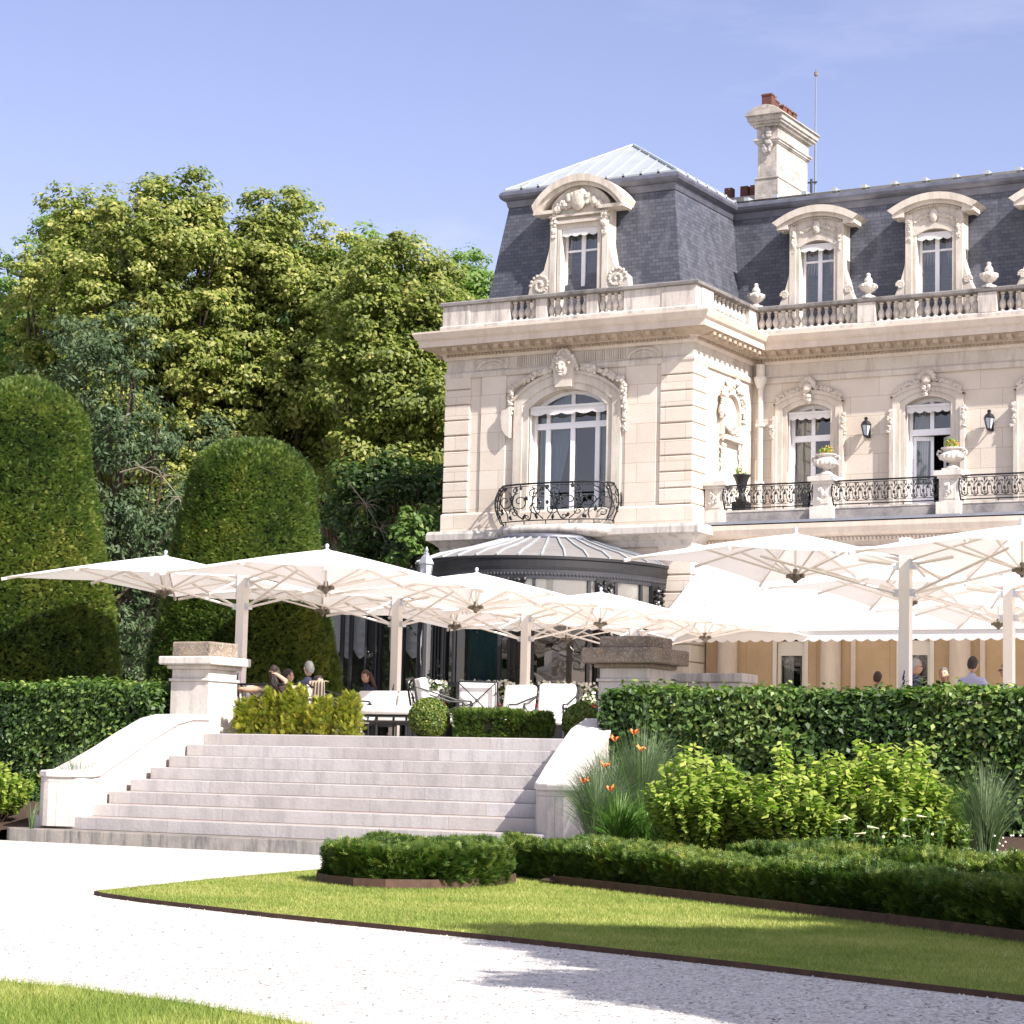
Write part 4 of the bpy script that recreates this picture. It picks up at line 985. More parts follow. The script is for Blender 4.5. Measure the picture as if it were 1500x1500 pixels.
def urn(name, x, label):
    t = thing(name, label, 'urn', (x, YT, 7.34), 0, 'planted stone urns on the terrace pedestals')
    mb = MB(); mb.box(-.17,.17,-.17,.17,0,.06)
    mb.lathe([(.16,.055),(.14,.09),(.08,.13),(.06,.17),(.09,.19),(.2,.23),(.25,.29),(.255,.34),(.2,.39),(.17,.42),(.19,.45),(.23,.47),(.23,.49),(.15,.49)], (0,0,0), 18)
    for k in range(16):
        a = 2*PI*k/16; mb.ico((.235*math.cos(a), .235*math.sin(a), .30), .045, 1, (1,1,1.5), .3)
    for s in (-1, 1): mb.tube([(s*.2,0,.42),(s*.29,0,.44),(s*.31,0,.38),(s*.25,0,.3)], .028, 6)
    mb.build('bowl', M['weathered'], t, world=False)
    P, Nn = leaves_tuft(70, .16, .22, .07, int(-x*10)); V, F = leafgeo(P+np.array([0,0,.46]), Nn, .11, .04); np_mesh('leaves', V, F, M['golden'], t, RNG.uniform(0, 1, len(F)), world=False)
    mb = MB()
    for k in range(14): mb.ico((random.uniform(-.14,.14), random.uniform(-.12,.12), .55+random.uniform(-.03,.1)), .022, 1, (1,1,1), .5)
    mb.build('flowers', M['orange'], t, world=False); return t
urn('stone_urn', -17.6, 'stone urn with flowers on the pedestal in front of the closed upper window')
urn('stone_urn', -14.85, 'stone urn with flowers on the pedestal in front of the half open window')
t = thing('black_urn', 'small black cast iron pot with flowers on the balcony near the inner corner', 'pot', (-19.88, 45.1, 6.44))
mb = MB(); mb.lathe([(.12,0),(.12,.06),(.07,.12),(.06,.2),(.1,.3)], (0,0,.55), 12) ; mb.box(-.16,.16,-.16,.16,0,.555); mb.lathe([(.1,.85),(.13,1.0),(.17,1.1),(.2,1.13),(.2,1.16),(.1,1.16)], (0,0,0), 14)
mb.build('bowl', M['iron'], t, world=False)
P, Nn = leaves_tuft(40, .15, .18, .07, 5); V, F = leafgeo(P+np.array([0,0,1.14]), Nn, .1, .035); np_mesh('leaves', V, F, M['golden'], t, RNG.uniform(0, 1, len(F)), world=False)

# ------------------------------------------------------------------ round glazed bow and side gallery (parts of the mansion)
BX, BA, BB = -23.7, 2.75, 3.2
def bow(th, off, z):
    t = math.radians(th); return (BX+(BA+off)*math.sin(t), YP-(BB+off)*math.cos(t), z)
def bowband(mb, prof, th0=-90, th1=90, n=48):
    k = len(prof); vs = []
    for t in np.linspace(th0, th1, n+1):
        for o, z in prof: vs.append(bow(t, o, z))
    fs = [(i*k+j, (i+1)*k+j, (i+1)*k+(j+1) % k, i*k+(j+1) % k) for i in range(n) for j in range(k)]
    fs += [tuple(range(k)), tuple(n*k+j for j in range(k-1, -1, -1))]
    return mb.add(vs, fs)
def bowpost(mb, th, w, z0, z1, o0=-.06, o1=.06):
    dt = math.degrees(w/2/2.95); bowband(mb, [(o0,z0),(o1,z0),(o1,z1),(o0,z1)], th-dt, th+dt, 1)
BAYS = [-90, -20, 18, 54, 82]; EXTRA = [-12, 11, 25, 48, 60, 73, -27, -50, -70]
mb = MB(); bowband(mb, [(-.05,1.5),(.12,1.5),(.12,2.0),(-.05,2.0)]); bowband(mb, [(-.04,2.78),(.05,2.78),(.05,2.86),(-.04,2.86)]); bowband(mb, [(-.03,4.57),(.04,4.57),(.04,4.63),(-.03,4.63)]); bowband(mb, [(-.05,5.0),(.06,5.0),(.06,5.1),(-.05,5.1)])
for th in EXTRA: bowpost(mb, th, .07, 2.0, 5.0, -.035, .045)
for th in (36, 66, -2): bowpost(mb, th, .05, 4.05, 4.56, -.03, .04)
bw = mb.build('bow_window', M['irongrey'], house)
for th in BAYS[1:]+[-86]:
    mb = MB()
    bowpost(mb, th, .34, 1.9, 5.1, -.07, .07)
    for s in (-1, 0, 1): bowpost(mb, th+s*2.2, .05, 2.0, 4.7, .0, .11)
    for k in range(34):
        h = random.uniform(0, 1); a = th+random.uniform(-3.6, 3.6)*(1-.45*h); mb.ico(bow(a, .1+random.uniform(-.02,.05), 5.0-.5*h), random.uniform(.03,.06), 1, (1,1,1), .6)
    for k in range(16): mb.ico(bow(th+random.uniform(-2.5,2.5), .1, 2.9+random.uniform(0,.4)), random.uniform(.02,.04), 1, (1,1,1), .6)
    mb.build('pilaster', M['iron'], bw)
mb = MB(); bowband(mb, [(.03,5.09),(.07,5.09),(.07,5.22),(.03,5.22)])
for th in np.linspace(-88, 88, 120): mb.ico(bow(th, .06, 5.1), .026, 1, (1,1,1.8), .1)
mb.build('lambrequin', M['irongrey'], bw)
mb = MB(); bowband(mb, [(.02,5.2),(.08,5.2),(.09,5.26),(.09,5.40),(.12,5.42),(.12,5.47),(.02,5.47)]); mb.build('eave', M['iron'], bw)
mb = MB(); n = 40; vs = []
rows = [(1.0,.12,5.475),(.8,.3,5.64),(.58,.2,5.83),(.36,.1,6.06)]
for (f, o, z) in rows:
    for t in np.linspace(-90, 90, n+1):
        a = math.radians(t); vs.append((BX+(BA*f+o)*math.sin(a), YP-(BB*f+o)*math.cos(a), z))
fs = [(r*(n+1)+i, r*(n+1)+i+1, (r+1)*(n+1)+i+1, (r+1)*(n+1)+i) for r in range(3) for i in range(n)]
rf = mb.add(vs, fs).build('bow_roof', M['bowzinc'], bw, smooth=True)
mb = MB()
for t in np.linspace(-84, 84, 19):
    a = math.radians(t); mb.tube([(BX+(BA*f+o)*math.sin(a), YP-(BB*f+o)*math.cos(a), z+.015) for f, o, z in rows], .028, 4)
mb.build('roof_seam', M['zinc'], bw)
mb = MB(); mb.tube([(BX+(BA*.36+.12)*math.sin(a), YP-(BB*.36+.12)*math.cos(a), 6.07) for a in np.linspace(-PI/2, PI/2, 25)], .075, 8); mb.build('lead_roll', M['lead'], bw, smooth=True)
mb = MB(); n = 60
mb.add([bow(t, 0, z) for z in (2.0, 5.02) for t in np.linspace(-90, 90, n+1)], [(i, i+1, n+2+i, n+1+i) for i in range(n)]); mb.build('pane', M['darkglass'], bw, smooth=False)
mb = MB()
for a, b, zb in ((-18,17,4.05),(19,53,4.05),(55,80,4.5),(-78,-22,4.3)):
    vs = [bow(t, -.014+.003*math.sin(t*2.6), z) for z in (zb, 5.0) for t in np.linspace(a, b, 25)]; mb.add(vs, [(i, i+1, 26+i, 25+i) for i in range(24)])
mb.build('roller_blind', M['blind'], bw, smooth=True)
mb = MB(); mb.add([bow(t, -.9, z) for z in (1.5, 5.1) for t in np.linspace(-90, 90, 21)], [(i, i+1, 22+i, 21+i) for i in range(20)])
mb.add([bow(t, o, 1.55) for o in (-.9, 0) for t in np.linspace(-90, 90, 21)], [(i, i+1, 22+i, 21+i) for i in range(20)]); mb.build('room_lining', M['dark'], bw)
mb = MB()
vs = [bow(t, -.35+.03*math.sin(t*1.9), z) for z in (2.0, 4.3) for t in np.linspace(-11, 10, 30)]; mb.add(vs, [(i, i+1, 31+i, 30+i) for i in range(29)]); mb.build('curtain', M['tealdark'], bw, smooth=True)
# gallery
GX0, GX1, GY = -33.0, -25.7, 44.15
mb = MB(); mb.box(GX0,GX1,GY,GY+.12,1.5,1.75); mb.box(GX0,GX1,GY-.03,GY+.12,5.2,5.5)
xs = [-32.2,-31.2,-30.6,-29.6,-29.35,-28.15,-27.9,-27.0,-26.6]
for x in xs: mb.box(x-.035,x+.035,GY-.02,GY+.08,1.75,5.2)
for x in (-30.9,-28.72): 
    mb.box(x-.2,x+.2,GY-.05,GY+.1,1.75,5.2); mb.tube([(x-.14,GY-.08,1.75),(x-.14,GY-.08,5.2)], .03, 6); mb.tube([(x+.14,GY-.08,1.75),(x+.14,GY-.08,5.2)], .03, 6)
    for k in range(30): mb.ico((x+random.uniform(-.1,.1), GY-.08, 3.4+random.uniform(-.45,.35)), random.uniform(.02,.05), 1, (1,1,1.3), .6)
gal = mb.build('glazed_gallery', M['iron'], house)
mb = MB(); mb.add([(GX0,GY-.3,5.48),(GX1+.4,GY-.3,5.48),(GX1+.4,49,5.98),(GX0,49,5.98)], [(0,1,2,3)]); mb.box(GX0,GX1+.4,GY-.32,GY-.2,5.36,5.5); mb.box(GX0,GX1-.5,48.9,49.1,5.9,6.15)
for k in range(8): mb.tube([(GX0+.9*k,GY-.3,5.5),(GX0+.9*k,49,6.0)], .03, 4)
mb.build('gallery_roof', M['irongrey'], gal)
MB().add([(GX0,GY+.03,1.7),(GX1,GY+.03,1.7),(GX1,GY+.03,5.3),(GX0,GY+.03,5.3)], [(0,1,2,3)]).build('pane', M['darkglass'], gal)
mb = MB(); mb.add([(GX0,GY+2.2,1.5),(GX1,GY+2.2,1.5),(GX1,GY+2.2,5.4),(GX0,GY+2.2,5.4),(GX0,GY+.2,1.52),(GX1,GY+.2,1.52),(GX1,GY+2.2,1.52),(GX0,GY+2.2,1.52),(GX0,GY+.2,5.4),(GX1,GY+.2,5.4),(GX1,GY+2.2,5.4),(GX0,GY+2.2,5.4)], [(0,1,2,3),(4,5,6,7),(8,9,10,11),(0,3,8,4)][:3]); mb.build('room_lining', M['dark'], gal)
for a, b in ((-31.15,-30.65),(-30.5,-29.0),(-28.4,-27.05),(-26.95,-26.1)):
    mb = MB(); R_, Cn = 46, 40; vs = []; npf = max(2, round((b-a)/.42))
    for r in range(R_+1):
        t = r/R_
        for c in range(Cn+1):
            s = c/Cn; u = (s*npf) % 1; sag = math.sin(PI*u)
            z = 5.25-1.45*t-.22*sag*t; ph = (5.25-z)*26+0*u
            vs.append((a+(b-a)*s, GY+.2-.045*math.sin((t*1.45+.22*sag)*30)*sag-.04*sag*t, z))
    fs = [(r*(Cn+1)+c, r*(Cn+1)+c+1, (r+1)*(Cn+1)+c+1, (r+1)*(Cn+1)+c) for r in range(R_) for c in range(Cn)]
    mb.add(vs, fs).build('ruched_blind', M['ruche'], gal, smooth=True)
# lamp post by the gallery
lp = at(617, 46.3, 1.5); t = thing('lamp_post', 'grey lantern on a post rising beside the left end of the round bow', 'lamp post', lp)
mb = MB(); mb.lathe([(.16,0),(.16,.15),(.07,.25),(.05,.6),(.045,3.3),(.06,3.36),(.06,3.42)], (0,0,0), 10); mb.build('post', M['irongrey'], t, world=False)
mb = MB(); mb.lathe([(.09,3.42),(.15,3.76)], (0,0,0), 6); mb.build('glass', M['lampglass'], t, world=False)
mb = MB(); mb.lathe([(.18,3.75),(.18,3.77),(.11,3.90),(.06,3.95),(.065,3.98),(.03,4.0),(.04,4.05),(.01,4.12)], (0,0,0), 6)
for k in range(6):
    a = 2*PI*k/6; mb.tube([(.095*math.cos(a),.095*math.sin(a),3.4),(.155*math.cos(a),.155*math.sin(a),3.76)], .009, 4)
mb.build('lantern_frame', M['zincgrey'], t, world=False)
# flower boxes on the bow
for k, th in enumerate((-24, -12, 4, 14, 24, 34, 44)):
    p = bow(th, .38, 1.5); t = thing('flower_box', ['leftmost','second','third','fourth','fifth','sixth','last'][k]+' planter of white and red flowers along the foot of the round bow', 'planter', p, math.radians(th), 'flower boxes along the bow')
    mb = MB(); mb.box(-.28,.28,-.12,.12,0,.72); mb.box(-.3,.3,-.14,.14,.72,.78); mb.build('box', M['irongrey'], t, world=False, bevel=.01)
    rg = np.random.default_rng(50+k); P = np.c_[rg.uniform(-.3,.3,260), rg.uniform(-.16,.16,260), rg.uniform(.74,1.28,260)]
    V, F = leafgeo(P, np.tile([0,-.5,.6],(260,1)), .1, .06, rg); np_mesh('leaves', V, F, M['hornbeam'], t, rg.uniform(0,.9,260), world=False)
    P = np.c_[rg.uniform(-.28,.28,70), rg.uniform(-.22,.05,70), rg.uniform(1.0,1.38,70)]
    V, F = leafgeo(P, np.tile([0,-1,.3],(70,1)), .085, .075, rg, jitter=.3); np_mesh('white_flowers', V, F, M['petal'], t, world=False)
    P = np.c_[rg.uniform(-.3,.3,46), rg.uniform(-.24,-.08,46), rg.uniform(.72,.92,46)]
    V, F = leafgeo(P, np.tile([0,-1,.3],(46,1)), .08, .07, rg, jitter=.3); np_mesh('red_flowers', V, F, M['red'], t, world=False)

# ------------------------------------------------------------------ parasols
def make_parasol():
    root = thing('double_parasol', None, 'parasol', (0,0,0), 0, 'white double parasols on the terrace')
    mb = MB(); mb.box(-.075,.075,-.06,.06,.02,2.66); mb.build('mast', M['alu'], root, world=False, bevel=.008)
    mb = MB(); mb.box(-.35,.35,-.35,.35,.004,.05); mb.build('base_plate', M['steel'], root, world=False)
    for z in (1.95, 2.30, 2.56):
        for s in (-1, 1): MB().box(min(s*.15,s*.07), max(s*.15,s*.07), -.05, .05, z-.045, z+.045).build('bracket', M['steel'], root, world=False)
    mb = MB(); pts = [(.034*math.cos(a), -.0615, .62+.05*math.sin(a)) for a in np.linspace(0, 2*PI, 20)]; pi = [(.017*math.cos(a), -.0618, .62+.026*math.sin(a)) for a in np.linspace(0, 2*PI, 20)]
    mb.tube(pts, .010, 4); mb.tube(pi, .006, 4); mb.tube([(-.03,-.062,.62),(.03,-.062,.62)], .006, 4)
    mb.tube([(.01,-.0615,.74),(-.01,-.0615,.78),(.015,-.0615,.82),(-.008,-.0615,.86),(.012,-.0615,.92),(.012,-.0615,.95)], .008, 4); mb.tube([(-.012,-.0615,.76),(.014,-.0615,.80)], .006, 4); mb.tube([(-.014,-.0615,.83),(.016,-.0615,.88)], .006, 4)
    mb.build('maker_mark', M['navy'], root, world=False)
    hw, hd, zc, zm, zp, zh = 1.45, 1.99, 2.31, 2.42, 2.77, 2.20
    for s in (-1, 1):
        cx = s*1.545; ends = []
        for (a, b) in ((-1,-1),(0,-1),(1,-1),(1,0),(1,1),(0,1),(-1,1),(-1,0)): ends.append(Vector((cx+a*hw, b*hd, zc if a*b else zm)))
        mb = MB(); NR, NT = 7, 5
        for k in range(8):
            A, B = ends[k], ends[(k+1) % 8]; vs = []
            for i in range(NR+1):
                r = i/NR
                for j in range(NT+1):
                    t = j/NT; e = A.lerp(B, t); inw = .05*math.sin(PI*t)*r; c = Vector((cx, 0, 0))
                    x = cx+(e.x-cx)*r*(1-inw); y = e.y*r*(1-inw); z = zp+(e.z-zp)*r**1.12-.028*math.sin(PI*t)*math.sin(PI*min(1, r*.9+.05))
                    vs.append((x, y, z))
            mb.add(vs, [(i*(NT+1)+j, i*(NT+1)+j+1, (i+1)*(NT+1)+j+1, (i+1)*(NT+1)+j) for i in range(NR) for j in range(NT)])
        cn = mb.build('canopy', M['canvas'], root, world=False, smooth=False)
        wd = cn.modifiers.new('weld', 'WELD'); wd.merge_threshold = .002
        mb = MB(); mb.lathe([(.05,-.02),(.05,.005),(.02,.012),(.02,.03),(.03,.045),(.032,.065),(.02,.085),(.0,.092)], (cx,0,zp), 10); mb.build('finial', M['steel'], root, world=False, smooth=True)
        mb = MB(); mb.lathe([(.02,-.09),(.035,-.06),(.07,-.04),(.09,-.02),(.09,.025),(.04,.04),(.03,.1)], (cx,0,zh), 10)
        for k in range(8):
            d = (ends[k]-Vector((cx,0,0))); d.z = 0; d.normalize(); mb.box(cx+d.x*.1-.025, cx+d.x*.1+.025, d.y*.1-.025, d.y*.1+.025, zh-.02, zh+.03)
        mb.build('hub', M['hub'], root, world=False)
        mb = MB(); mb.tube([(cx,0,zh),(cx,0,zp-.03)], .017, 8); mb.build('centre_post', M['alu'], root, world=False)
        for k in range(8):
            e = ends[k]; C0 = Vector((cx,0,zp-.06)); mb = MB(); P = []
            for r in (.05,.3,.6,.85,1.0):
                P.append(Vector((cx+(e.x-cx)*r, e.y*r, zp+(e.z-zp)*r**1.12-.030-.008*(k % 2))))
            mb.tube(P+[P[-1]+(P[-1]-P[-2]).normalized()*.04], [.014]*4+[.024,.024], 6); rb = mb.build('rib', M['alu'], root, world=False)
            mb = MB(); h = Vector((cx,0,zh)); m_ = P[0].lerp(P[-1], .5); q = Vector((cx+(e.x-cx)*.55, e.y*.55, zp+(e.z-zp)*.55**1.12-.045)); mb.tube([h, q], .016, 6)
            mb.build('strut', M['alu'], rb, world=False)
        Lb = Vector((s*.13,0,1.95)); Ub = Vector((s*.13,0,2.32))
        def bar(a, b, r): MB().tube([a, b], r, 6).build('support_arm', M['alu'], root, world=False)
        for sy in (-1, 1):
            q = Vector((cx+s*.12, sy*hd*.42, 2.40)); bar(Lb+Vector((0,sy*.04,0)), q, .02)
            bar(Ub+Vector((0,sy*.04,0)), Vector((s*.52, sy*.5, 2.02)).lerp(Ub, .35), .016)
        bar(Ub, Vector((cx-s*.9, 0, 2.40)), .024)
    return root
par0 = make_parasol()
SPOTS = [(-20.56,27.93,'white double parasol rising right behind the left gate pier'),(-20.32,31.95,'white double parasol whose mast stands at the cushioned sofa, second of the left row'),(-20.08,35.95,'white double parasol whose mast stands before the round glass bow, third of the left row'),(-19.86,39.95,'white double parasol with mast hidden by the right gate pier, farthest of the left row'),
         (-9.91,27.72,'largest white double parasol on the right with its full left canopy before the awning'),(-9.98,32.35,'white double parasol with mast near the right edge, second of the right row'),(-10.1,37.1,'white double parasol deep at the right edge below the awning, mast out of view')]
for i, (x, y, l) in enumerate(SPOTS):
    o = par0 if i == 0 else copy_tree(par0)
    k = (1.04,1.025,1.01,1.0,1.0,1.0,1.0)[i]; sc = (EYE.z+(3.45-EYE.z)*k-1.5)/1.95
    o.location = (x*k, y*k, 1.5); o.scale = (sc, sc, sc); o['label'] = l; o.rotation_euler = (0, 0, -.035)

# ------------------------------------------------------------------ terrace furniture (each faces its own -Y)
def cushion(name, x0, x1, y0, y1, z0, z1, parent, mat='cushion', tilt=0, bev=.05):
    mb = MB(); cx, cy, cz = (x0+x1)/2, (y0+y1)/2, (z0+z1)/2
    n = 6; vs = []; 
    hx, hy, hz = (x1-x0)/2, (y1-y0)/2, (z1-z0)/2
    mb.box(-hx, hx, -hy, hy, -hz, hz)
    R = Matrix.Rotation(tilt, 3, 'X'); mb.v = [tuple(R @ Vector(p)+Vector((cx, cy, cz))) for p in mb.v]
    o = mb.build(name, M[mat], parent, world=False)
    b = o.modifiers.new('soft', 'BEVEL'); b.width = bev; b.segments = 4
    s = o.modifiers.new('sub', 'SUBSURF'); s.levels = 1; s.render_levels = 1; s.subdivision_type = 'SIMPLE'
    for p in o.data.polygons: p.use_smooth = True
    return o
def xback(mb, x0, x1, y0, z0, y1, z1, r=.014):
    def q(u, v): return (x0+(x1-x0)*u, y0+(y1-y0)*v, z0+(z1-z0)*v)
    mb.tube([q(0,0), q(0,1), q(1,1), q(1,0), q(0,0)], r, 6)
    mb.tube([q(0,.02), q(1,.98)], r*.75, 5); mb.tube([q(1,.02), q(0,.98)], r*.75, 5); mb.ico(q(.5,.5), r*2.2, 1)
def arm(mb, x, y0, y1, z):
    mb.tube([(x,y0,z+.22),(x,y0*.6+y1*.4,z+.12),(x,y0*.25+y1*.75,z+.03),(x,y1,z+.02),(x,y1-.03,z-.02),(x,y1-.01,z-.06)], .014, 6)
    mb.tube([(x,y1,z+.01),(x,y1+.02,z-.28),(x,y1,-z+z+.01)], .014, 6)
def seat(name, w, n, label, loc, rot, back=.78, group=None, seat_z=.40, legs=True):
    t = thing(name, label, 'sofa' if n > 1 else 'armchair', loc, rot, group); h = w/2; d = .38
    mb = MB()
    for s in (-1, 1):
        arm(mb, s*h, d+.1, -d, .56)
        mb.tube([(s*h,d,.0),(s*h,d,.28),(s*h,d+.12,back)], .015, 6)
    mb.tube([(-h,d+.12,back),(h,d+.12,back)], .016, 6); mb.tube([(-h,-d,.26),(h,-d,.26),(h,d,.26),(-h,d,.26),(-h,-d,.26)], .015, 6)
    for k in range(n): xback(mb, -h+k*w/n+.03, -h+(k+1)*w/n-.03, d+.01, .34, d+.12, back-.01)
    for s in (-1, 1):
        mb.tube([(s*h,-d,.26),(s*h,d,.56)], .010, 5); mb.tube([(s*h,d,.26),(s*h,-d,.54)], .010, 5)
    mb.build('frame', M['iron'], t, world=False)
    for k in range(n):
        a, b = -h+k*w/n+.015, -h+(k+1)*w/n-.015
        cushion('seat_cushion', a, b, -d-.02, d-.04, .275, seat_z, t, bev=.045)
        cushion('back_cushion', a, b, d-.15, d-.0, seat_z-.01, back+.02, t, tilt=-.18, bev=.06)
    return t
def V3(v): return (v[0], v[1], v[2])
def gp(u, d): return V3(at(u, d, 1.5))
seat('lounge_sofa', 1.75, 3, 'sofa seen from behind with crossed iron back, two people leaning on it', gp(398, 34.2), PI+.06, .76, None, .27)
seat('lounge_sofa', 1.55, 2, 'two seat sofa with plain cream cushions facing the steps under the second parasol', gp(566, 36.2), .0)
A1 = seat('lounge_chair', .62, 1, 'iron armchair turned sideways, tallest bright cushion, left of the back to back pair', gp(646, 34.0), 2.3, .90, 'iron armchairs with cream cushions')
def chair_copy(u, d, rot, label, z=1.5):
    c = copy_tree(A1); c.location = at(u, d, z); c.rotation_euler = (0,0,rot); c['label'] = label; return c
chair_copy(700, 34.9, 3.6, 'iron armchair seen from the back, right of the back to back pair')
chair_copy(742, 35.6, -.15, 'iron armchair facing the steps at the third parasol mast')
chair_copy(806, 34.7, .2, 'iron armchair facing the steps nearest the round box ball at the right pier')
t = thing('ottoman', 'long cushioned cream bench on dark legs in front of the two seat sofa', 'bench', gp(585, 33.4), .05)
mb = MB(); 
for x in (-.55,-.25,.25,.55):
    for y in (-.25,.25): mb.tube([(x,y,0),(x,y,.33)], .018, 6)
mb.tube([(-.62,-.27,.24),(.62,-.27,.24),(.62,.27,.24),(-.62,.27,.24),(-.62,-.27,.24)], .016, 5); mb.box(-.62,.62,-.28,.28,.31,.34); mb.build('frame', M['iron'], t, world=False)
cushion('cushion', -.62, .62, -.3, .3, .335, .47, t, bev=.05)
t = thing('side_table', 'small dark iron table with glass top beside the chairs near the right pier', 'table', gp(868, 34.6))
mb = MB()
for x in (-.3,.3):
    for y in (-.3,.3): mb.tube([(x,y,0),(x*.9,y*.9,.3),(x,y,.52)], .014, 6)
mb.tube([(-.33,-.33,.52),(.33,-.33,.52),(.33,.33,.52),(-.33,.33,.52),(-.33,-.33,.52)], .018, 6)
mb.tube([(-.3,-.3,.2),(.3,.3,.2)], .01, 5); mb.tube([(.3,-.3,.2),(-.3,.3,.2)], .01, 5); mb.build('frame', M['iron'], t, world=False)
MB().box(-.31,.31,-.31,.31,.525,.537).build('top', M['darkglass'], t, world=False)
# blanket over the sofa
bl = at(462, 33.55, 1.53); t = thing('blanket', None, 'blanket', bl)
mb = MB(); vs = []; R_, Cn = 16, 20
for r in range(R_+1):
    q = r/R_
    for c in range(Cn+1):
        s = c/Cn; f = .022*math.sin(s*5*2*PI+q); wv = .13+.05*max(0, q-.2)
        if q < .25: p = (-wv+2*wv*s, .12-.5*q+f*.3, .80-.02*abs(q-.12)*4)
        else: p = (-wv+2*wv*s+.02*q, -.02-.05*(q-.25)-f*(.4+q), .79-.86*(q-.25)*.82)
        vs.append(p)
fs = [(r*(Cn+1)+c, r*(Cn+1)+c+1, (r+1)*(Cn+1)+c+1, (r+1)*(Cn+1)+c) for r in range(R_) for c in range(Cn)]
bo = mb.add(vs, fs).build('blanket', M['taupe'], None, smooth=True, world=False); bpy.data.objects.remove(t)
bo.location = bl; lab(bo, 'taupe blanket hanging folded over the back of the left sofa', 'blanket')
so_ = bo.modifiers.new('thick', 'SOLIDIFY'); so_.thickness = .012

# ------------------------------------------------------------------ people
def head_geo(mb, c, R, s=1.0):
    """face looks along local -Y; returns nothing, adds to mb with skin index 0, lips 3, eyes 4"""
    V, F = ICO[3]; vs = []
    for v in V:
        x, y, z = v; w_ = 1.0
        if z < 0: w_ = 1-.28*(-z)**1.4
        X, Y, Z = x*.073*w_, y*.093*(1 if y > 0 else .93), z*.115
        if y < 0 and z < -.2: Y -= .008*(-z)
        if y < -.5 and abs(z-.12) < .16 and .18 < abs(x) < .62: Y += .011
        if y < -.6 and abs(x) < .22 and -.35 < z < .12: Y -= .022*(1-abs(x)/.22)*(1-(z+.35)/.6)
        vs.append((X*s, Y*s, Z*s))
    def put(vv, ff, mi):
        mb.mi = mi; mb.add([tuple(R @ Vector(p)+c) for p in vv], ff)
    put(vs, F, 0)
    V1, F1 = ICO[1]
    for sx in (-1, 1):
        put([(s*(sx*.073+v[0]*.012), s*(.012+v[1]*.022), s*(.0+v[2]*.032)) for v in V1], F1, 0)
        put([(s*(sx*.03+v[0]*.011), s*(-.079+v[1]*.008), s*(.012+v[2]*.006)) for v in V1], F1, 4)
        put([(s*(sx*.03+v[0]*.016), s*(-.083+v[1]*.006), s*(.03+v[2]*.004)) for v in V1], F1, 4)
    put([(s*v[0]*.024, s*(-.083+v[1]*.008), s*(-.055+v[2]*.007)) for v in V1], F1, 3)
def hair_geo(R, c, s, kind):
    mb = MB(); V, F = ICO[3]; vs = []; keep = []
    for i, v in enumerate(V):
        x, y, z = v; g = 1.1+.035*mnoise.noise(Vector(v)*5)
        p = Vector((x*.073*g, y*.093*g+.004, z*.115*g+.004)); vs.append(R @ (p*s)+c)
        low = -.72 if y > .3 else (-.05 if abs(x) > .75 else .42)
        if kind == 'long': low = -.6 if y > -.1 else (-.1 if abs(x) > .7 else .45)
        keep.append(z > low and not (y < -.35 and z < .5))
    fs = [f for f in F if all(keep[i] for i in f)]; mb.add(vs, fs)
    if kind == 'long':
        for k in range(46):
            a = random.uniform(-.15, PI+.15); r0 = Vector((.072*math.cos(a), .03+.068*math.sin(a), random.uniform(-.02,.06)))
            pts = [r0, r0+Vector((.012*math.cos(a), .02, -.09)), r0+Vector((random.uniform(-.03,.03), .035, -.2)), r0+Vector((random.uniform(-.05,.05), .03, -.32-random.uniform(0,.06)))]
            mb.tube([R @ (p*s)+c for p in pts], [.018,.02,.016,.004], 5)
    return mb
ARMDN = dict(eL=(.25,-.04,.76), wL=(.15,-.26,.69), eR=(-.25,-.04,.76), wR=(-.15,-.26,.69))
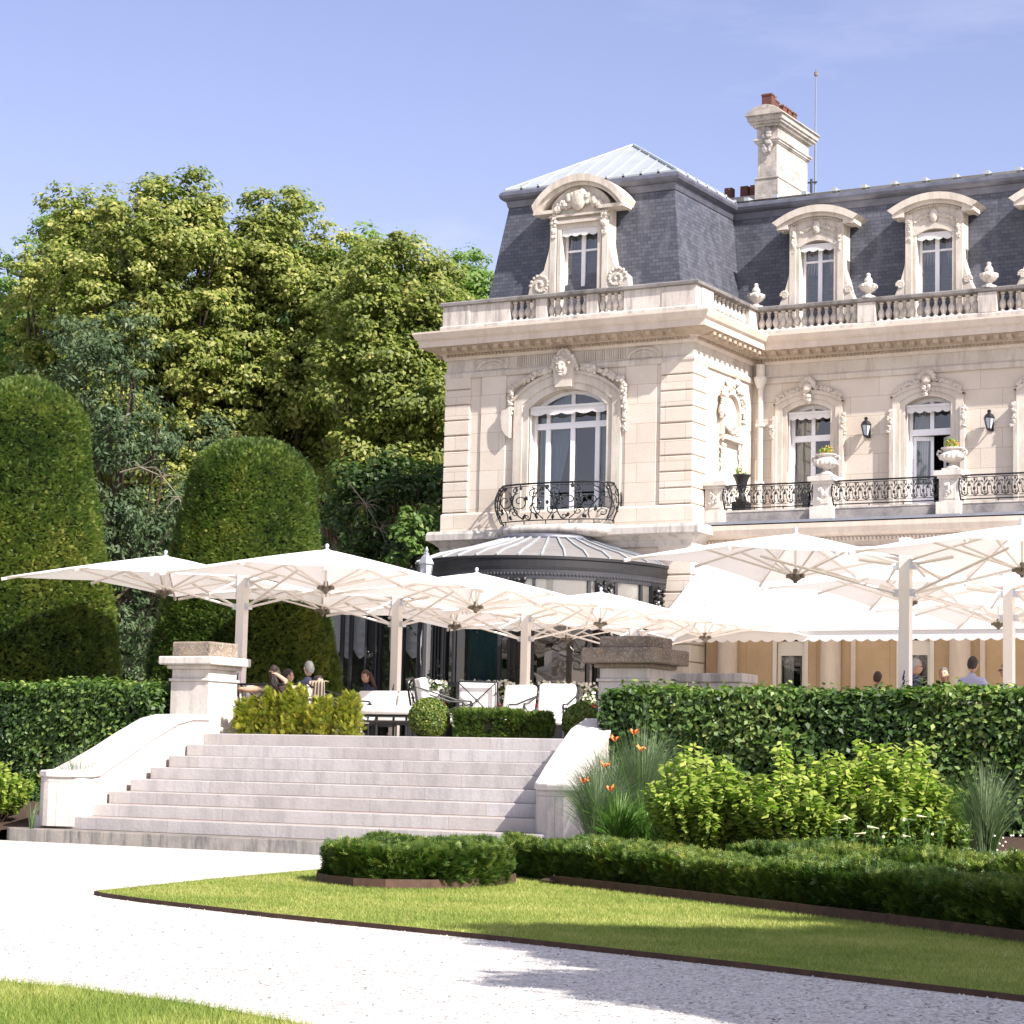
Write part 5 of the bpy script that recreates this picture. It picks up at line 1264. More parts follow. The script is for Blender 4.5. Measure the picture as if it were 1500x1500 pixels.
def person(name, label, loc, rot, top, bottom, hair, hairkind='short', headrot=(0,0,0), over=None, seatz=.45, s=1.0, glasses=False, lean=0.0, bare_arms=False):
    t = thing(name, label, 'person', loc, rot); dz = seatz-.45
    J = dict(pel=(0,0,.55), bel=(0,.03,.72), che=(0,.05,.92), nb=(0,.05,1.06), nk=(0,.03,1.15), sL=(.17,.05,1.01), sR=(-.17,.05,1.01),
             hL=(.1,-.04,.53), kL=(.12,-.45,.53), aL=(.12,-.46,.10), tL=(.13,-.60,.04), hR=(-.1,-.04,.53), kR=(-.12,-.45,.53), aR=(-.12,-.46,.10), tR=(-.13,-.60,.04), **ARMDN)
    if over: J.update(over)
    Rd = dict(pel=.15, bel=.14, che=.155, nb=.075, nk=.056, sL=.075, sR=.075, eL=.047, eR=.047, wL=.03, wR=.03, hL=.09, hR=.09, kL=.065, kR=.065, aL=.042, aR=.042, tL=.035, tR=.035)
    names = list(J); P = {}
    for k in names:
        v = Vector(J[k]); v.y += lean*max(0, v.z-.55) if k[0] not in 'kat' else 0; v.z += dz if k[0] not in 'at' else 0; P[k] = v*s
    E_ = [('pel','bel'),('bel','che'),('che','nb'),('nb','nk'),('che','sL'),('sL','eL'),('eL','wL'),('che','sR'),('sR','eR'),('eR','wR'),('pel','hL'),('hL','kL'),('kL','aL'),('aL','tL'),('pel','hR'),('hR','kR'),('kR','aR'),('aR','tR')]
    for sd, sg in (('L', 1), ('R', -1)):
        wv = P['w'+sd]; d = (wv-P['e'+sd]).normalized(); side = d.cross(Vector((0,0,1)))
        side = side.normalized() if side.length > .1 else Vector((1,0,0)); nrm = side.cross(d)
        P['p'+sd] = wv+d*.06*s; Rd['p'+sd] = .026; E_.append(('w'+sd, 'p'+sd))
        for f, (off, L) in enumerate(((-.027,.062),(-.009,.072),(.009,.068),(.026,.052))):
            a, b = 'f%d%s' % (f, sd), 'g%d%s' % (f, sd)
            P[a] = P['p'+sd]+(d*.035+side*off)*s; P[b] = P[a]+(d*L*.85-nrm*.022)*s; Rd[a] = .0105; Rd[b] = .008; E_ += [('p'+sd, a), (a, b)]
        P['t1'+sd] = wv+(d*.035-side*.034)*s; P['t2'+sd] = wv+(d*.075-side*.05-nrm*.02)*s; Rd['t1'+sd] = .012; Rd['t2'+sd] = .009; E_ += [('w'+sd, 't1'+sd), ('t1'+sd, 't2'+sd)]
    names = list(P); idx = {k: i for i, k in enumerate(names)}
    me = bpy.data.meshes.new('tmp'); me.from_pydata([tuple(P[k]) for k in names], [(idx[a], idx[b]) for a, b in E_], [])
    ob = bpy.data.objects.new('tmp', me); COL.objects.link(ob)
    sk_ = ob.modifiers.new('skin', 'SKIN'); sk_.use_smooth_shade = True
    for i, k in enumerate(names):
        me.skin_vertices[0].data[i].radius = (Rd[k]*s*(1.12 if k in ('che','pel','bel') else 1), Rd[k]*s*(.8 if k in ('che','bel') else 1)); me.skin_vertices[0].data[i].use_root = (k == 'pel')
    sb = ob.modifiers.new('sub', 'SUBSURF'); sb.levels = 1; sb.render_levels = 1
    dg = bpy.context.evaluated_depsgraph_get(); ev = ob.evaluated_get(dg); m2 = bpy.data.meshes.new_from_object(ev)
    mb = MB(); mb.v = [tuple(v.co) for v in m2.vertices]; mb.f = [tuple(p.vertices) for p in m2.polygons]
    def mat_of(a, b):
        if bare_arms and a in ('sL','sR','eL','eR'): return 0
        if (a, b) in (('pel','bel'),('bel','che'),('che','nb'),('che','sL'),('che','sR'),('sL','eL'),('sR','eR')): return 1
        if a[0] in 'h' or a == 'pel' or (a[0] == 'k'): return 2
        return 5 if a[0] == 'a' else 0
    segs = [(P[a], P[b], mat_of(a, b), Rd[a]) for a, b in E_]
    for f in mb.f:
        c = sum((Vector(mb.v[i]) for i in f), Vector())/len(f); best = None
        for a, b, mi, r in segs:
            d = b-a; q = max(0, min(1, (c-a).dot(d)/max(1e-9, d.length_squared))); dd = (c-a-d*q).length-r*.7*s
            if best is None or dd < best[0]: best = (dd, mi)
        mb.m.append(best[1])
    bpy.data.objects.remove(ob); bpy.data.meshes.remove(me)
    R = Matrix.Rotation(headrot[2], 3, 'Z') @ Matrix.Rotation(headrot[0], 3, 'X') @ Matrix.Rotation(headrot[1], 3, 'Y')
    hc = P['nk']+Vector((0, -.012, .105))*s
    head_geo(mb, hc, R, s)
    mb.build('body', [M['skin'], M[top], M[bottom], M['lip'], M['eye'], M['navy']], t, smooth=True, world=False)
    hair_geo(R, hc, s, hairkind).build('hair', M[hair], t, smooth=True, world=False)
    if glasses:
        g = MB()
        for sx in (-1, 1):
            g.tube([R @ (Vector((sx*.032+.023*math.cos(a), -.097, .012+.017*math.sin(a)))*s)+hc for a in np.linspace(0, 2*PI, 13)], .0035*s, 4)
            g.tube([R @ (Vector(q)*s)+hc for q in ((sx*.055,-.095,.016),(sx*.079,-.04,.016),(sx*.08,.02,.008))], .0035*s, 4)
        g.tube([R @ (Vector(q)*s)+hc for q in ((-.01,-.098,.016),(.01,-.098,.016))], .0035*s, 4)
        g.build('spectacles', M['glassesframe'], t, world=False)
    return t
def seated(u, d, z=1.5): return V3(at(u, d, z))
# diners behind the right hedge, with their chairs
DIN = [(1344,34.0,PI/2+.5,'navy','navy','hair_white','person with silver hair and spectacles in profile beside the big right parasol mast',True,(0,0,0),1.0),
       (1382,34.3,.2,'navy','navy','hair_grey','person with short dark grey hair facing the camera low behind the right hedge',False,(-.1,0,0),.93),
       (1426,33.6,PI-.15,'lav','navy','hair_dark','person in a lavender shirt seen from behind above the right hedge',False,(0,0,.2),1.03),
       (1472,34.2,-.75,'navy','beige','hair_grey','person with grey hair and dark spectacles facing left near the right edge',True,(0,0,-.2),.985),
       (1286,35.0,PI,'beige','navy','hair_brown','person almost hidden behind the right hedge, only brown hair showing',False,(0,0,0),.89)]
for u, d, r, a, b, h, l, g, hr, s in DIN:
    p = seated(u, d); person('person', l, p, r, a, b, h, 'short', hr, glasses=g, s=s)
    c = copy_tree(A1); c.location = (p[0], p[1], 1.5); c.rotation_euler = (0,0,r); c.scale = (.95,.95,1.0); c.name = 'dining_chair'; c['category'] = 'chair'; c['group'] = 'chairs behind the right hedge'
    c['label'] = 'dining chair under the person'+(' with silver hair' if 'silver' in l else ' with short dark grey hair' if 'short' in l else ' in the lavender shirt' if 'lavender' in l else ' at the right edge' if 'right edge' in l else ' almost hidden behind the hedge')
# people on the left sofas
person('person', 'person with long dark hair seen from behind, one arm stretched along the sofa back', seated(404, 33.8), PI+.05, 'taupe', 'navy', 'hair_dark', 'long', (.05,.25,.3), dict(eR=(-.30,.12,1.10), wR=(-.10,.10,1.22), eL=(.42,.2,.97), wL=(.64,.22,1.0)), seatz=.20, s=.93, lean=.12, bare_arms=True)
person('person', 'person with short dark hair low behind the long haired one on the left sofa', seated(421, 35.4), 2.4, 'navy', 'navy', 'hair_dark', 'short', (0,0,0), seatz=.22, s=.93)
person('person', 'person with grey hair and spectacles turned right on the left sofa', seated(454, 33.8), PI-.1, 'navy', 'beige', 'hair_grey', 'short', (0,0,1.0), seatz=.23, s=.97, glasses=True, lean=.1)
person('person', 'person in a blue dotted shirt and beige trousers lounging beyond the blanket', seated(492, 34.9), PI/2+.2, 'dots', 'beige', 'hair_dark', 'short', (0,0,0), dict(kL=(.12,-.34,.80), aL=(.12,-.42,.42), tL=(.13,-.55,.36)), seatz=.12, s=.92, lean=.55)
person('person', 'person with long brown hair facing the camera beyond the two seat sofa', seated(532, 38.2), -.5, 'navy', 'navy', 'hair_brown', 'long', (.25,0,0), seatz=.36, s=.93)
seat('lounge_sofa', .9, 1, 'dark seat beyond the two seat sofa with the long brown haired person', gp(532, 38.2), -.5)['category'] = 'sofa'
seat('lounge_chair', .8, 1, 'low chair carrying the person in the blue dotted shirt', gp(492, 34.9), PI/2+.2, .5, None, .24)
seat('lounge_chair', .8, 1, 'chair carrying the person with short dark hair beyond the left sofa', gp(421, 35.4), 2.4, .6, None, .27)

# ------------------------------------------------------------------ planting
def rgen(seed): return np.random.default_rng(seed)
def sprig_template():
    """small flat conifer spray: stem with six needles, lying along +y, normal +z"""
    V = []; F = []
    def q(a, d, L, w_):
        d = np.array(d)/np.linalg.norm(d); b = np.array([d[1], -d[0], 0])*w_/2; a = np.array(a)
        i = len(V); V.extend([a, a+d*L*.5+b, a+d*L, a+d*L*.5-b]); F.append((i, i+1, i+2, i+3))
    q((0,0,0), (0,1,.1), 1.05, .13)
    for k, y in enumerate((.08,.28,.48,.68)):
        for s in (-1, 1): q((0,y,.02), (s*.9,.7,.15*(k % 2)), .52-.08*k, .12)
    return np.array(V, float), np.array(F, int)
SPV, SPF = sprig_template()
def scatter(TV, TF, P, D, Nn, S, rg, jit=.35):
    n = len(P); D = D+rg.normal(0, jit, (n, 3)); D /= np.linalg.norm(D, axis=1)[:, None]+1e-9
    B = np.cross(D, Nn+rg.normal(0, .3, (n, 3))); B /= np.linalg.norm(B, axis=1)[:, None]+1e-9; U = np.cross(B, D)
    S = np.broadcast_to(np.asarray(S, float), (n,))[:, None, None]
    V = (TV[None, :, 0:1]*B[:, None, :]+TV[None, :, 1:2]*D[:, None, :]+TV[None, :, 2:3]*U[:, None, :])*S+P[:, None, :]
    F = TF[None]+(np.arange(n)*len(TV))[:, None, None]
    return V.reshape(-1, 3), F.reshape(-1, TF.shape[1])
def vnoise(P, sc, seed=0):
    return np.array([mnoise.noise(Vector((p[0]*sc+seed, p[1]*sc, p[2]*sc))) for p in P])
def tones(P, rg, sc=1.2, spread=.28, mid=.45, up=0):
    t = mid+.35*vnoise(P, sc, 3.1)+rg.normal(0, spread*.6, len(P)); return np.clip(t, 0, 1)

def box_points(n, x0, x1, y0, y1, z0, z1, rg, faces='frlt', rnd=.06):
    """points and normals on the faces of a clipped hedge (front, right, left, top, back)"""
    A = dict(f=(x1-x0)*(z1-z0), b=(x1-x0)*(z1-z0), l=(y1-y0)*(z1-z0), r=(y1-y0)*(z1-z0), t=(x1-x0)*(y1-y0)); tot = sum(A[c] for c in faces); P = []; Q = []
    for c in faces:
        k = int(n*A[c]/tot); u, v = rg.uniform(0, 1, k), rg.uniform(0, 1, k); X = x0+(x1-x0)*u; Z = z0+(z1-z0)*v
        if c == 'f': p = np.c_[X, np.full(k, y0), Z]; q = (0,-1,.25)
        if c == 'b': p = np.c_[X, np.full(k, y1), Z]; q = (0,1,.25)
        if c == 'l': p = np.c_[np.full(k, x0), y0+(y1-y0)*u, Z]; q = (-1,0,.25)
        if c == 'r': p = np.c_[np.full(k, x1), y0+(y1-y0)*u, Z]; q = (1,0,.25)
        if c == 't': p = np.c_[X, y0+(y1-y0)*v, np.full(k, z1)]; q = (0,0,1)
        P.append(p); Q.append(np.tile(q, (k, 1)))
    return np.concatenate(P), np.concatenate(Q).astype(float)
def leaf_hedge(name, label, x0, x1, y0, y1, z0, z1, n, seed, mat='hornbeam', L=.09, W=.058, faces='flrt'):
    rg = rgen(seed); t = thing(name, label, 'hedge', ((x0+x1)/2, (y0+y1)/2, z0))
    P, Q = box_points(n, x0, x1, y0, y1, z0, z1, rg, faces); wob = vnoise(P, 1.1, seed)*.10+vnoise(P, 3.3, seed)*.06
    depth = np.abs(rg.normal(0, .05, len(P)))
    P2 = P+Q*(wob-depth+.03)[:, None]+rg.normal(0, .025, P.shape)
    tip = (P[:, 2] > z1-.001); k = rg.uniform(0, 1, len(P)) < .08; P2[tip & k, 2] += rg.uniform(.02, .10, (tip & k).sum())
    V, F = leafgeo(P2, Q*1.0+np.array([0,0,.35]), L, W, rg, droop=.5, jitter=.55)
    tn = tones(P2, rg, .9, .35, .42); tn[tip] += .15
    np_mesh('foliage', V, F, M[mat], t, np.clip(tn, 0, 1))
    mb = MB(); mb.box(x0+.10, x1-.10, y0+.10, y1-.08, z0, z1-.12); mb.build('shade_core', M['core'], t)
    mb = MB()
    for i in range(int((x1-x0)/.55)):
        x = x0+.3+.55*i; mb.tube([(x,(y0+y1)/2,z0-.2),(x+random.uniform(-.05,.05),(y0+y1)/2,z0+.4)], .03, 6)
    mb.build('stems', M['bark'], t)
    return t
leaf_hedge('hornbeam_hedge', 'tall clipped broadleaf hedge behind the flower bed right of the steps', -13.25, -2.5, 25.75, 26.7, .42, 2.08, 52000, 21, faces='flt')
leaf_hedge('hornbeam_hedge', 'tall clipped broadleaf hedge left of the left gate pier', -30.0, -20.98, 26.3, 27.2, .4, 2.16, 39000, 22, faces='frt')

# low yew hedges
def inside(poly, p):
    c = False; n = len(poly); j = n-1
    for i in range(n):
        if (poly[i][1] > p[1]) != (poly[j][1] > p[1]) and p[0] < (poly[j][0]-poly[i][0])*(p[1]-poly[i][1])/(poly[j][1]-poly[i][1])+poly[i][0]: c = not c
        j = i
    return c
def prism_points(poly, z0, z1, dens, rg):
    P = []; Q = []
    for i in range(len(poly)):
        a, b = Vector(poly[i]), Vector(poly[(i+1) % len(poly)]); d = b-a; L = d.length; q = Vector((d.y, -d.x))/L; k = int(dens*L*(z1-z0))
        t = rg.uniform(0, 1, k); P.append(np.c_[a.x+d.x*t, a.y+d.y*t, rg.uniform(z0, z1, k)]); Q.append(np.tile((q.x, q.y, .25), (k, 1)))
    xs = [p[0] for p in poly]; ys = [p[1] for p in poly]; k = int(dens*(max(xs)-min(xs))*(max(ys)-min(ys)))
    c = np.c_[rg.uniform(min(xs), max(xs), k), rg.uniform(min(ys), max(ys), k)]; c = np.array([p for p in c if inside(poly, p)])
    P.append(np.c_[c, np.full(len(c), z1)]); Q.append(np.tile((0,0,1.), (len(c), 1)))
    return np.concatenate(P), np.concatenate(Q)
def yew_block(name, label, poly, z0, z1, dens, seed, size=.085, mat='yewlow', core_in=.9):
    rg = rgen(seed); cx = sum(p[0] for p in poly)/len(poly); cy = sum(p[1] for p in poly)/len(poly)
    t = thing(name, label, 'hedge', (cx, cy, z0)); P, Q = prism_points(poly, z0, z1, dens, rg)
    und = np.clip((P[:, 2]-z0)/(z1-z0), 0, 1); wob = vnoise(P, 2.2, seed)*.09+vnoise(P, 6, seed)*.045
    P2 = P+Q*(wob-np.abs(rg.normal(0, .04, len(P)))-.04*(1-und)**3)[:, None]
    D = Q*.8+np.array([0,0,.45]); V, F = scatter(SPV, SPF, P2, D, np.tile((0,0,1.), (len(P), 1)), size*rg.uniform(.6, 1.35, len(P)), rg, .45)
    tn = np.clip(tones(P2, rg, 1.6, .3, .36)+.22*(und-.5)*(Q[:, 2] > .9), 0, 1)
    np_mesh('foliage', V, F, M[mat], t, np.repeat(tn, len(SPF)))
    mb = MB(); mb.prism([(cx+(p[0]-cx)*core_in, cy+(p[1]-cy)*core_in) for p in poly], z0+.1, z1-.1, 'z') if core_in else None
    if core_in: mb.build('shade_core', M['core'], t)
    return t
BLK = [(-12.0,17.75),(-11.72,17.35),(-11.4,17.08),(-11.0,16.86),(-10.72,16.92),(-10.36,17.2),(-10.24,17.7),(-10.32,18.35),(-10.9,18.85),(-11.6,18.75),(-11.95,18.25)]
yew_block('yew_block', 'short rounded block of clipped yew standing alone on the lawn point before the steps', BLK, .05, .33, 6000, 31, .085)
HB = [(-11.45,20.1),(-11.25,19.8),(-10.12,19.0),(-9.1,18.28),(-7.22,16.97),(-5.69,15.91),(-4.37,14.87),(-2.0,13.05),(-1.5,13.9),(-4.0,15.75),(-6.85,17.85),(-8.7,19.1),(-9.6,19.8),(-10.4,20.5),(-11.1,20.8)]
t = thing('yew_hedge', 'long low clipped yew hedge along the lawn edge running to the right border', 'hedge', (-6, 17, .05))
def strip_hedge(t, poly, z0, z1, dens, seed, size):
    rg = rgen(seed); P, Q = prism_points(poly, z0, z1, dens, rg); und = np.clip((P[:, 2]-z0)/(z1-z0), 0, 1); wob = vnoise(P, 1.9, seed)*.10+vnoise(P, 6, seed)*.045
    P2 = P+Q*(wob-np.abs(rg.normal(0, .04, len(P)))-.05*(1-und)**3)[:, None]; D = Q*.8+np.array([0,0,.45])
    V, F = scatter(SPV, SPF, P2, D, np.tile((0,0,1.), (len(P), 1)), size*rg.uniform(.6, 1.35, len(P)), rg, .45)
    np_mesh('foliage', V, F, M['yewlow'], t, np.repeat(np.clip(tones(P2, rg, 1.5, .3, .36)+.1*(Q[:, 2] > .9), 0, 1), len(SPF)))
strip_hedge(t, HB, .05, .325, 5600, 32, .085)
mb = MB(); mb.prism([(-11.2,20.1),(-9.75,19.1),(-9.0,18.5),(-7.1,17.2),(-5.6,16.1),(-4.3,15.1),(-2.0,13.35),(-1.7,13.75),(-4.05,15.5),(-6.9,17.6),(-8.7,18.85),(-9.6,19.6),(-10.4,20.3),(-11.0,20.5)], .04, .24, 'z'); mb.build('shade_core', M['core'], t)
HB2 = [(-8.6,19.35),(-6.7,18.35),(-5.1,17.45),(-3.0,16.0),(-2.6,16.7),(-4.8,18.2),(-6.5,19.15),(-8.3,20.1)]
t = thing('yew_hedge', 'second low row of yew behind the long hedge at the foot of the flower bed', 'hedge', (-5.6, 18.2, .2)); strip_hedge(t, HB2, .12, .38, 3600, 33, .09)
mb = MB(); mb.prism([(-8.2,19.5),(-6.6,18.6),(-5.0,17.7),(-3.1,16.4),(-2.9,16.7),(-4.8,18.0),(-6.5,18.95),(-8.1,19.75)], .1, .28, 'z'); mb.build('shade_core', M['core'], t)

# clipped yew domes
def topiary(name, label, cx, cy, prof, n, seed):
    rg = rgen(seed); t = thing(name, label, 'topiary', (cx, cy, 1.5)); Z = np.array([p[0] for p in prof]); Rr = np.array([p[1] for p in prof])
    # area-weighted sampling
    zz = np.linspace(Z[0], Z[-1], 400); rr = np.interp(zz, Z, Rr); ds = np.hypot(np.diff(zz), np.diff(rr)); wgt = ds*(rr[1:]+rr[:-1])/2+1e-6; cdf = np.cumsum(wgt); cdf /= cdf[-1]
    k = np.searchsorted(cdf, rg.uniform(0, 1, n)); a = rg.uniform(0, 2*PI, n); k2 = rg.uniform(0, 1, n)
    keep = rg.uniform(0, 1, n) < np.where(np.sin(a-0.55) < .35, 1.0, .25); k, a, k2 = k[keep], a[keep], k2[keep]
    z = zz[k]+(zz[k+1]-zz[k])*k2; r = rr[k]+(rr[k+1]-rr[k])*k2; sl_ = -(rr[k+1]-rr[k])/np.maximum(1e-6, np.hypot(zz[k+1]-zz[k], rr[k+1]-rr[k]))
    cz = np.sqrt(np.clip(1-sl_**2, 0, 1)); Q = np.c_[np.cos(a)*cz, np.sin(a)*cz, sl_]
    P = np.c_[cx+r*np.cos(a), cy+r*np.sin(a), z]; wob = vnoise(P, .8, seed)*.09+vnoise(P, 3.0, seed)*.055
    P2 = P+Q*(wob-np.abs(rg.normal(0, .035, len(P)))+(rg.uniform(0, 1, len(P)) < .02)*rg.uniform(.03, .1, len(P)))[:, None]
    V, F = scatter(SPV, SPF, P2, Q+np.array([0,0,.25]), np.tile((0,0,1.), (len(P), 1)), .085*rg.uniform(.6, 1.3, len(P)), rg, .5)
    tn = np.clip(.40+.5*vnoise(P, .55, seed+5)+.35*vnoise(P, 1.7, seed)+.25*vnoise(P, 6, seed)+rg.normal(0, .16, len(P)), 0, 1)
    np_mesh('foliage', V, F, M['yew'], t, np.repeat(tn, len(SPF)))
    mb = MB(); mb.lathe([(max(.02, b-.12), a_) for a_, b in zip(Z, Rr-.02)], (cx, cy, 0), 32); mb.build('shade_core', M['core'], t)
    MB().tube([(cx,cy,1.4),(cx,cy,3)], .18, 10).build('trunk', M['bark'], t); return t
def dome(H_, R0, R1, top=.8):
    pr = [(1.55, R0)]
    for f in np.linspace(.08, 1, 10): pr.append((1.55+(H_-top-1.55)*f, R0+(R1-R0)*f**1.05))
    z0 = H_-top
    for a in np.linspace(.12, 1, 9): pr.append((z0+top*math.sin(a*PI/2)**.9, R1*math.cos(a*PI/2)**.75 if a < 1 else .02))
    return pr
topiary('clipped_yew', 'tall clipped yew dome cut off by the left edge of the photo', at(8, 38.5, 1.5).x, at(8, 38.5, 1.5).y, dome(7.5, 1.98, 1.18, 1.0), 95000, 41)
topiary('clipped_yew', 'clipped yew dome behind the left gate pier and sofa', at(353, 41.7, 1.5).x, at(353, 41.7, 1.5).y, dome(7.02, 1.92, 1.15, .95), 95000, 42)

# box balls and small hedge on the terrace
def ball(label, c, r, seed):
    rg = rgen(seed); t = thing('box_ball', label, 'shrub', c, 0, 'clipped box balls at the top of the steps'); n = 5200; Q = rg.normal(0, 1, (n, 3)); Q /= np.linalg.norm(Q, axis=1)[:, None]
    P = np.array(c)+np.array([0,0,r*.92])+Q*r*(1-np.abs(rg.normal(0, .05, (n, 1)))); V, F = leafgeo(P, Q, .045, .028, rg); np_mesh('foliage', V, F, M['yewlow'], t, np.clip(rg.normal(.5, .22, n), 0, 1))
    MB().ico((c[0],c[1],c[2]+r*.92), r*.86, 3).build('shade_core', M['core'], t)
ball('clipped round box ball in the middle at the top of the steps', V3(at(628, 31.6, 1.5)), .29, 51)
ball('clipped round box ball half hidden by the right side wall of the steps', V3(at(851, 31.2, 1.5)), .27, 52)
a, b = at(668, 31.6, 1.5), at(805, 31.3, 1.5); d = (b-a).normalized(); q = Vector((-d.y, d.x, 0))*.2
yew_block('box_hedge', 'small clipped yellow green box hedge at the top of the steps beside the box ball', [tuple((a-q)[:2]), tuple((b-q)[:2]), tuple((b+q)[:2]), tuple((a+q)[:2])], 1.5, 1.5+.36, 5200, 53, .06, 'yewlow', .85)
def conifer(label, c, h, r, seed):
    rg = rgen(seed); t = thing('golden_conifer', label, 'shrub', c, 0, 'feathery golden conifers at the top of the steps'); mb = MB(); P = []; D = []
    for k in range(15):
        a = rg.uniform(0, 2*PI); rr = r*rg.uniform(.1, .95); hh = h*(1-.45*(rr/r)**2)*rg.uniform(.75, 1.05); b0 = Vector((c[0]+rr*.3*math.cos(a), c[1]+rr*.3*math.sin(a), c[2])); b1 = Vector((c[0]+rr*math.cos(a), c[1]+rr*math.sin(a), c[2]+hh)); mb.tube([b0, b0.lerp(b1, .6)+Vector((0,0,.03)), b1], [.012,.008,.003], 5)
        for j in range(190):
            f = rg.uniform(.12, 1.0); p = b0.lerp(b1, f)+Vector(rg.normal(0, .075*(1.15-f), 3)); P.append(p); o = Vector((p.x-c[0], p.y-c[1], 0)); D.append(o.normalized()*.6+Vector((0,0,.75)) if o.length > 1e-4 else Vector((0,0,1)))
    P = np.array([tuple(p) for p in P]); D = np.array([tuple(p) for p in D]); V, F = scatter(SPV, SPF, P, D, np.tile((0,0,1.), (len(P), 1)), .095*rg.uniform(.5, 1.3, len(P)), rg, .35)
    np_mesh('foliage', V, F, M['conifer'], t, np.repeat(np.clip(rg.normal(.5, .27, len(P)), 0, 1), len(SPF))); mb.build('stems', M['bark'], t)
for k, (u, h, r) in enumerate(((362,.56,.26),(398,.62,.28),(432,.74,.30),(472,.58,.26),(512,.62,.2))):
    conifer(['leftmost feathery conifer, the greenest, touching the left gate pier','feathery golden conifer second from the left gate pier','tallest feathery golden conifer in the middle of its row','feathery golden conifer below the hanging blanket','rightmost small feathery golden conifer in front of the cushioned bench'][k], V3(at(u, 33.1-.14*k, 1.5)), h, r, 60+k)

# leafy golden shrubs
def leafy_shrub(label, c, rx, ry, h, nst, seed, group='yellow green leafy shrubs'):
    rg = rgen(seed); t = thing('golden_shrub', label, 'shrub', c, 0, group); mb = MB(); P = []; T = []; L = []
    for k in range(nst):
        a = rg.uniform(0, 2*PI); f = math.sqrt(rg.uniform(0, 1)); x, y = rx*f*math.cos(a), ry*f*math.sin(a); hh = h*(1-.45*f*f)*rg.uniform(.58, 1.05)
        b0 = Vector((c[0]+x*.35, c[1]+y*.35, c[2])); b1 = Vector((c[0]+x, c[1]+y, c[2]+hh)); m_ = b0.lerp(b1, .5)+Vector((x*.12, y*.12, .04)); mb.tube([b0, m_, b1], [.008,.006,.003], 5)
        nn = int(16+h*16)
        for j in range(nn):
            g = .22+.78*j/nn; p = b0.lerp(m_, g*2) if g < .5 else m_.lerp(b1, g*2-1)
            for s in (0, 1):
                an = j*1.57+s*PI+rg.uniform(-.4,.4); d = Vector((math.cos(an), math.sin(an), .25)); l_ = rg.uniform(.085,.13)*(1-.35*max(0, g-.8)*5*.5); P.append(p+d*l_*.6); T.append(d); L.append(l_)
    P = np.array([tuple(p) for p in P]); T = np.array([tuple(p) for p in T]); L = np.array(L); n = len(P)
    T[:, 2] -= rg.uniform(-.1, .8, n); T /= np.linalg.norm(T, axis=1)[:, None]; Nn = np.array([.15,-.25,.9])+rg.normal(0, .6, (n, 3)); Nn -= T*np.sum(T*Nn, 1)[:, None]; Nn /= np.linalg.norm(Nn, axis=1)[:, None]; B = np.cross(Nn, T)
    l, w_ = L[:, None], (L*.5)[:, None]
    V = np.stack([P-T*l*.5, P+B*w_*.5-T*l*.05-Nn*w_*.1, P+T*l*.5-Nn*l*.12, P-B*w_*.5-T*l*.05-Nn*w_*.1], 1).reshape(-1, 3); F = np.arange(4*n).reshape(n, 4)
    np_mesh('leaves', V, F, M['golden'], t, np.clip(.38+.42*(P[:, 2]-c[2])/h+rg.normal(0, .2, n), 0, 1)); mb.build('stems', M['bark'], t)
def bed(u, d):
    p = at(u, d, .35); z = .06+.42*max(0, min(1, (p.y-18.5)/8))**1.1; p = at(u, d, z-.02); return V3(p)
def top(u, v, d): return zat(u, v, d)-bed(u, d)[2]
leafy_shrub('rounded yellow green shrub beside the orange daylilies', bed(1030, 23.2), .62, .5, top(1030, 1082, 23.2), 74, 71)
leafy_shrub('widest yellow green shrub with dark red stems in the middle of the bed', bed(1172, 22.6), .72, .5, top(1172, 1082, 22.6), 92, 72)
leafy_shrub('tallest yellow green shrub with one long shoot, left of the right grass clump', bed(1300, 22.4), .72, .5, top(1300, 1072, 22.4), 98, 73)
leafy_shrub('narrow upright shoots of yellow green leaves topping the tallest shrub', bed(1330, 22.9), .16, .16, top(1330, 1055, 22.9), 9, 74)
p = at(2, 31.0, .2); leafy_shrub('bright yellow green shrub at the left photo edge beside the steps', (p.x-.2, p.y, .2), .55, .5, .98, 70, 75)
# grasses and flowers
def grass_clump(name, label, cat, c, n, h, spread, wid, seed, mat='blade', arch=.5, group=None):
    rg = rgen(seed); t = thing(name, label, cat, c, 0, group); a = rg.uniform(0, 2*PI, n); r0 = rg.uniform(0, .16, n)*spread; out = rg.uniform(.15, 1, n)*spread; hh = h*rg.uniform(.6, 1.05, n); S = 6
    d = np.c_[np.cos(a), np.sin(a), np.zeros(n)]; b = np.c_[-np.sin(a+.6), np.cos(a+.6), np.zeros(n)]; rows = []
    for i in range(S+1):
        f = i/S; x = r0+out*(f**2.0); z = hh*(f-arch*.45*f**3*(out/spread)); p = np.array(c)+d*x[:, None]+np.c_[np.zeros((n, 2)), z]; w_ = wid*(1-f**1.5)*.5+.0006
        rows.append(p-b*w_); rows.append(p+b*w_)
    V = np.stack(rows, 1).reshape(-1, 3); k = 2*(S+1); F = np.concatenate([np.c_[np.arange(n)*k+2*i, np.arange(n)*k+2*i+1, np.arange(n)*k+2*i+3, np.arange(n)*k+2*i+2] for i in range(S)])
    tn = np.tile(np.clip(rg.normal(.5, .28, n), 0, 1), S); np_mesh('blades', V, F, M[mat], t, tn); return t
grass_clump('ornamental_grass', 'big fine leaved grass clump behind the orange daylilies at the right side wall', 'grass clump', bed(940, 25.0), 1250, 1.45, .72, .0075, 81, group='ornamental grass clumps')
grass_clump('ornamental_grass', 'fine grass clump leaning over the curved end of the right side wall', 'grass clump', bed(893, 24.7), 1900, 1.2, .74, .0046, 82, group='ornamental grass clumps')
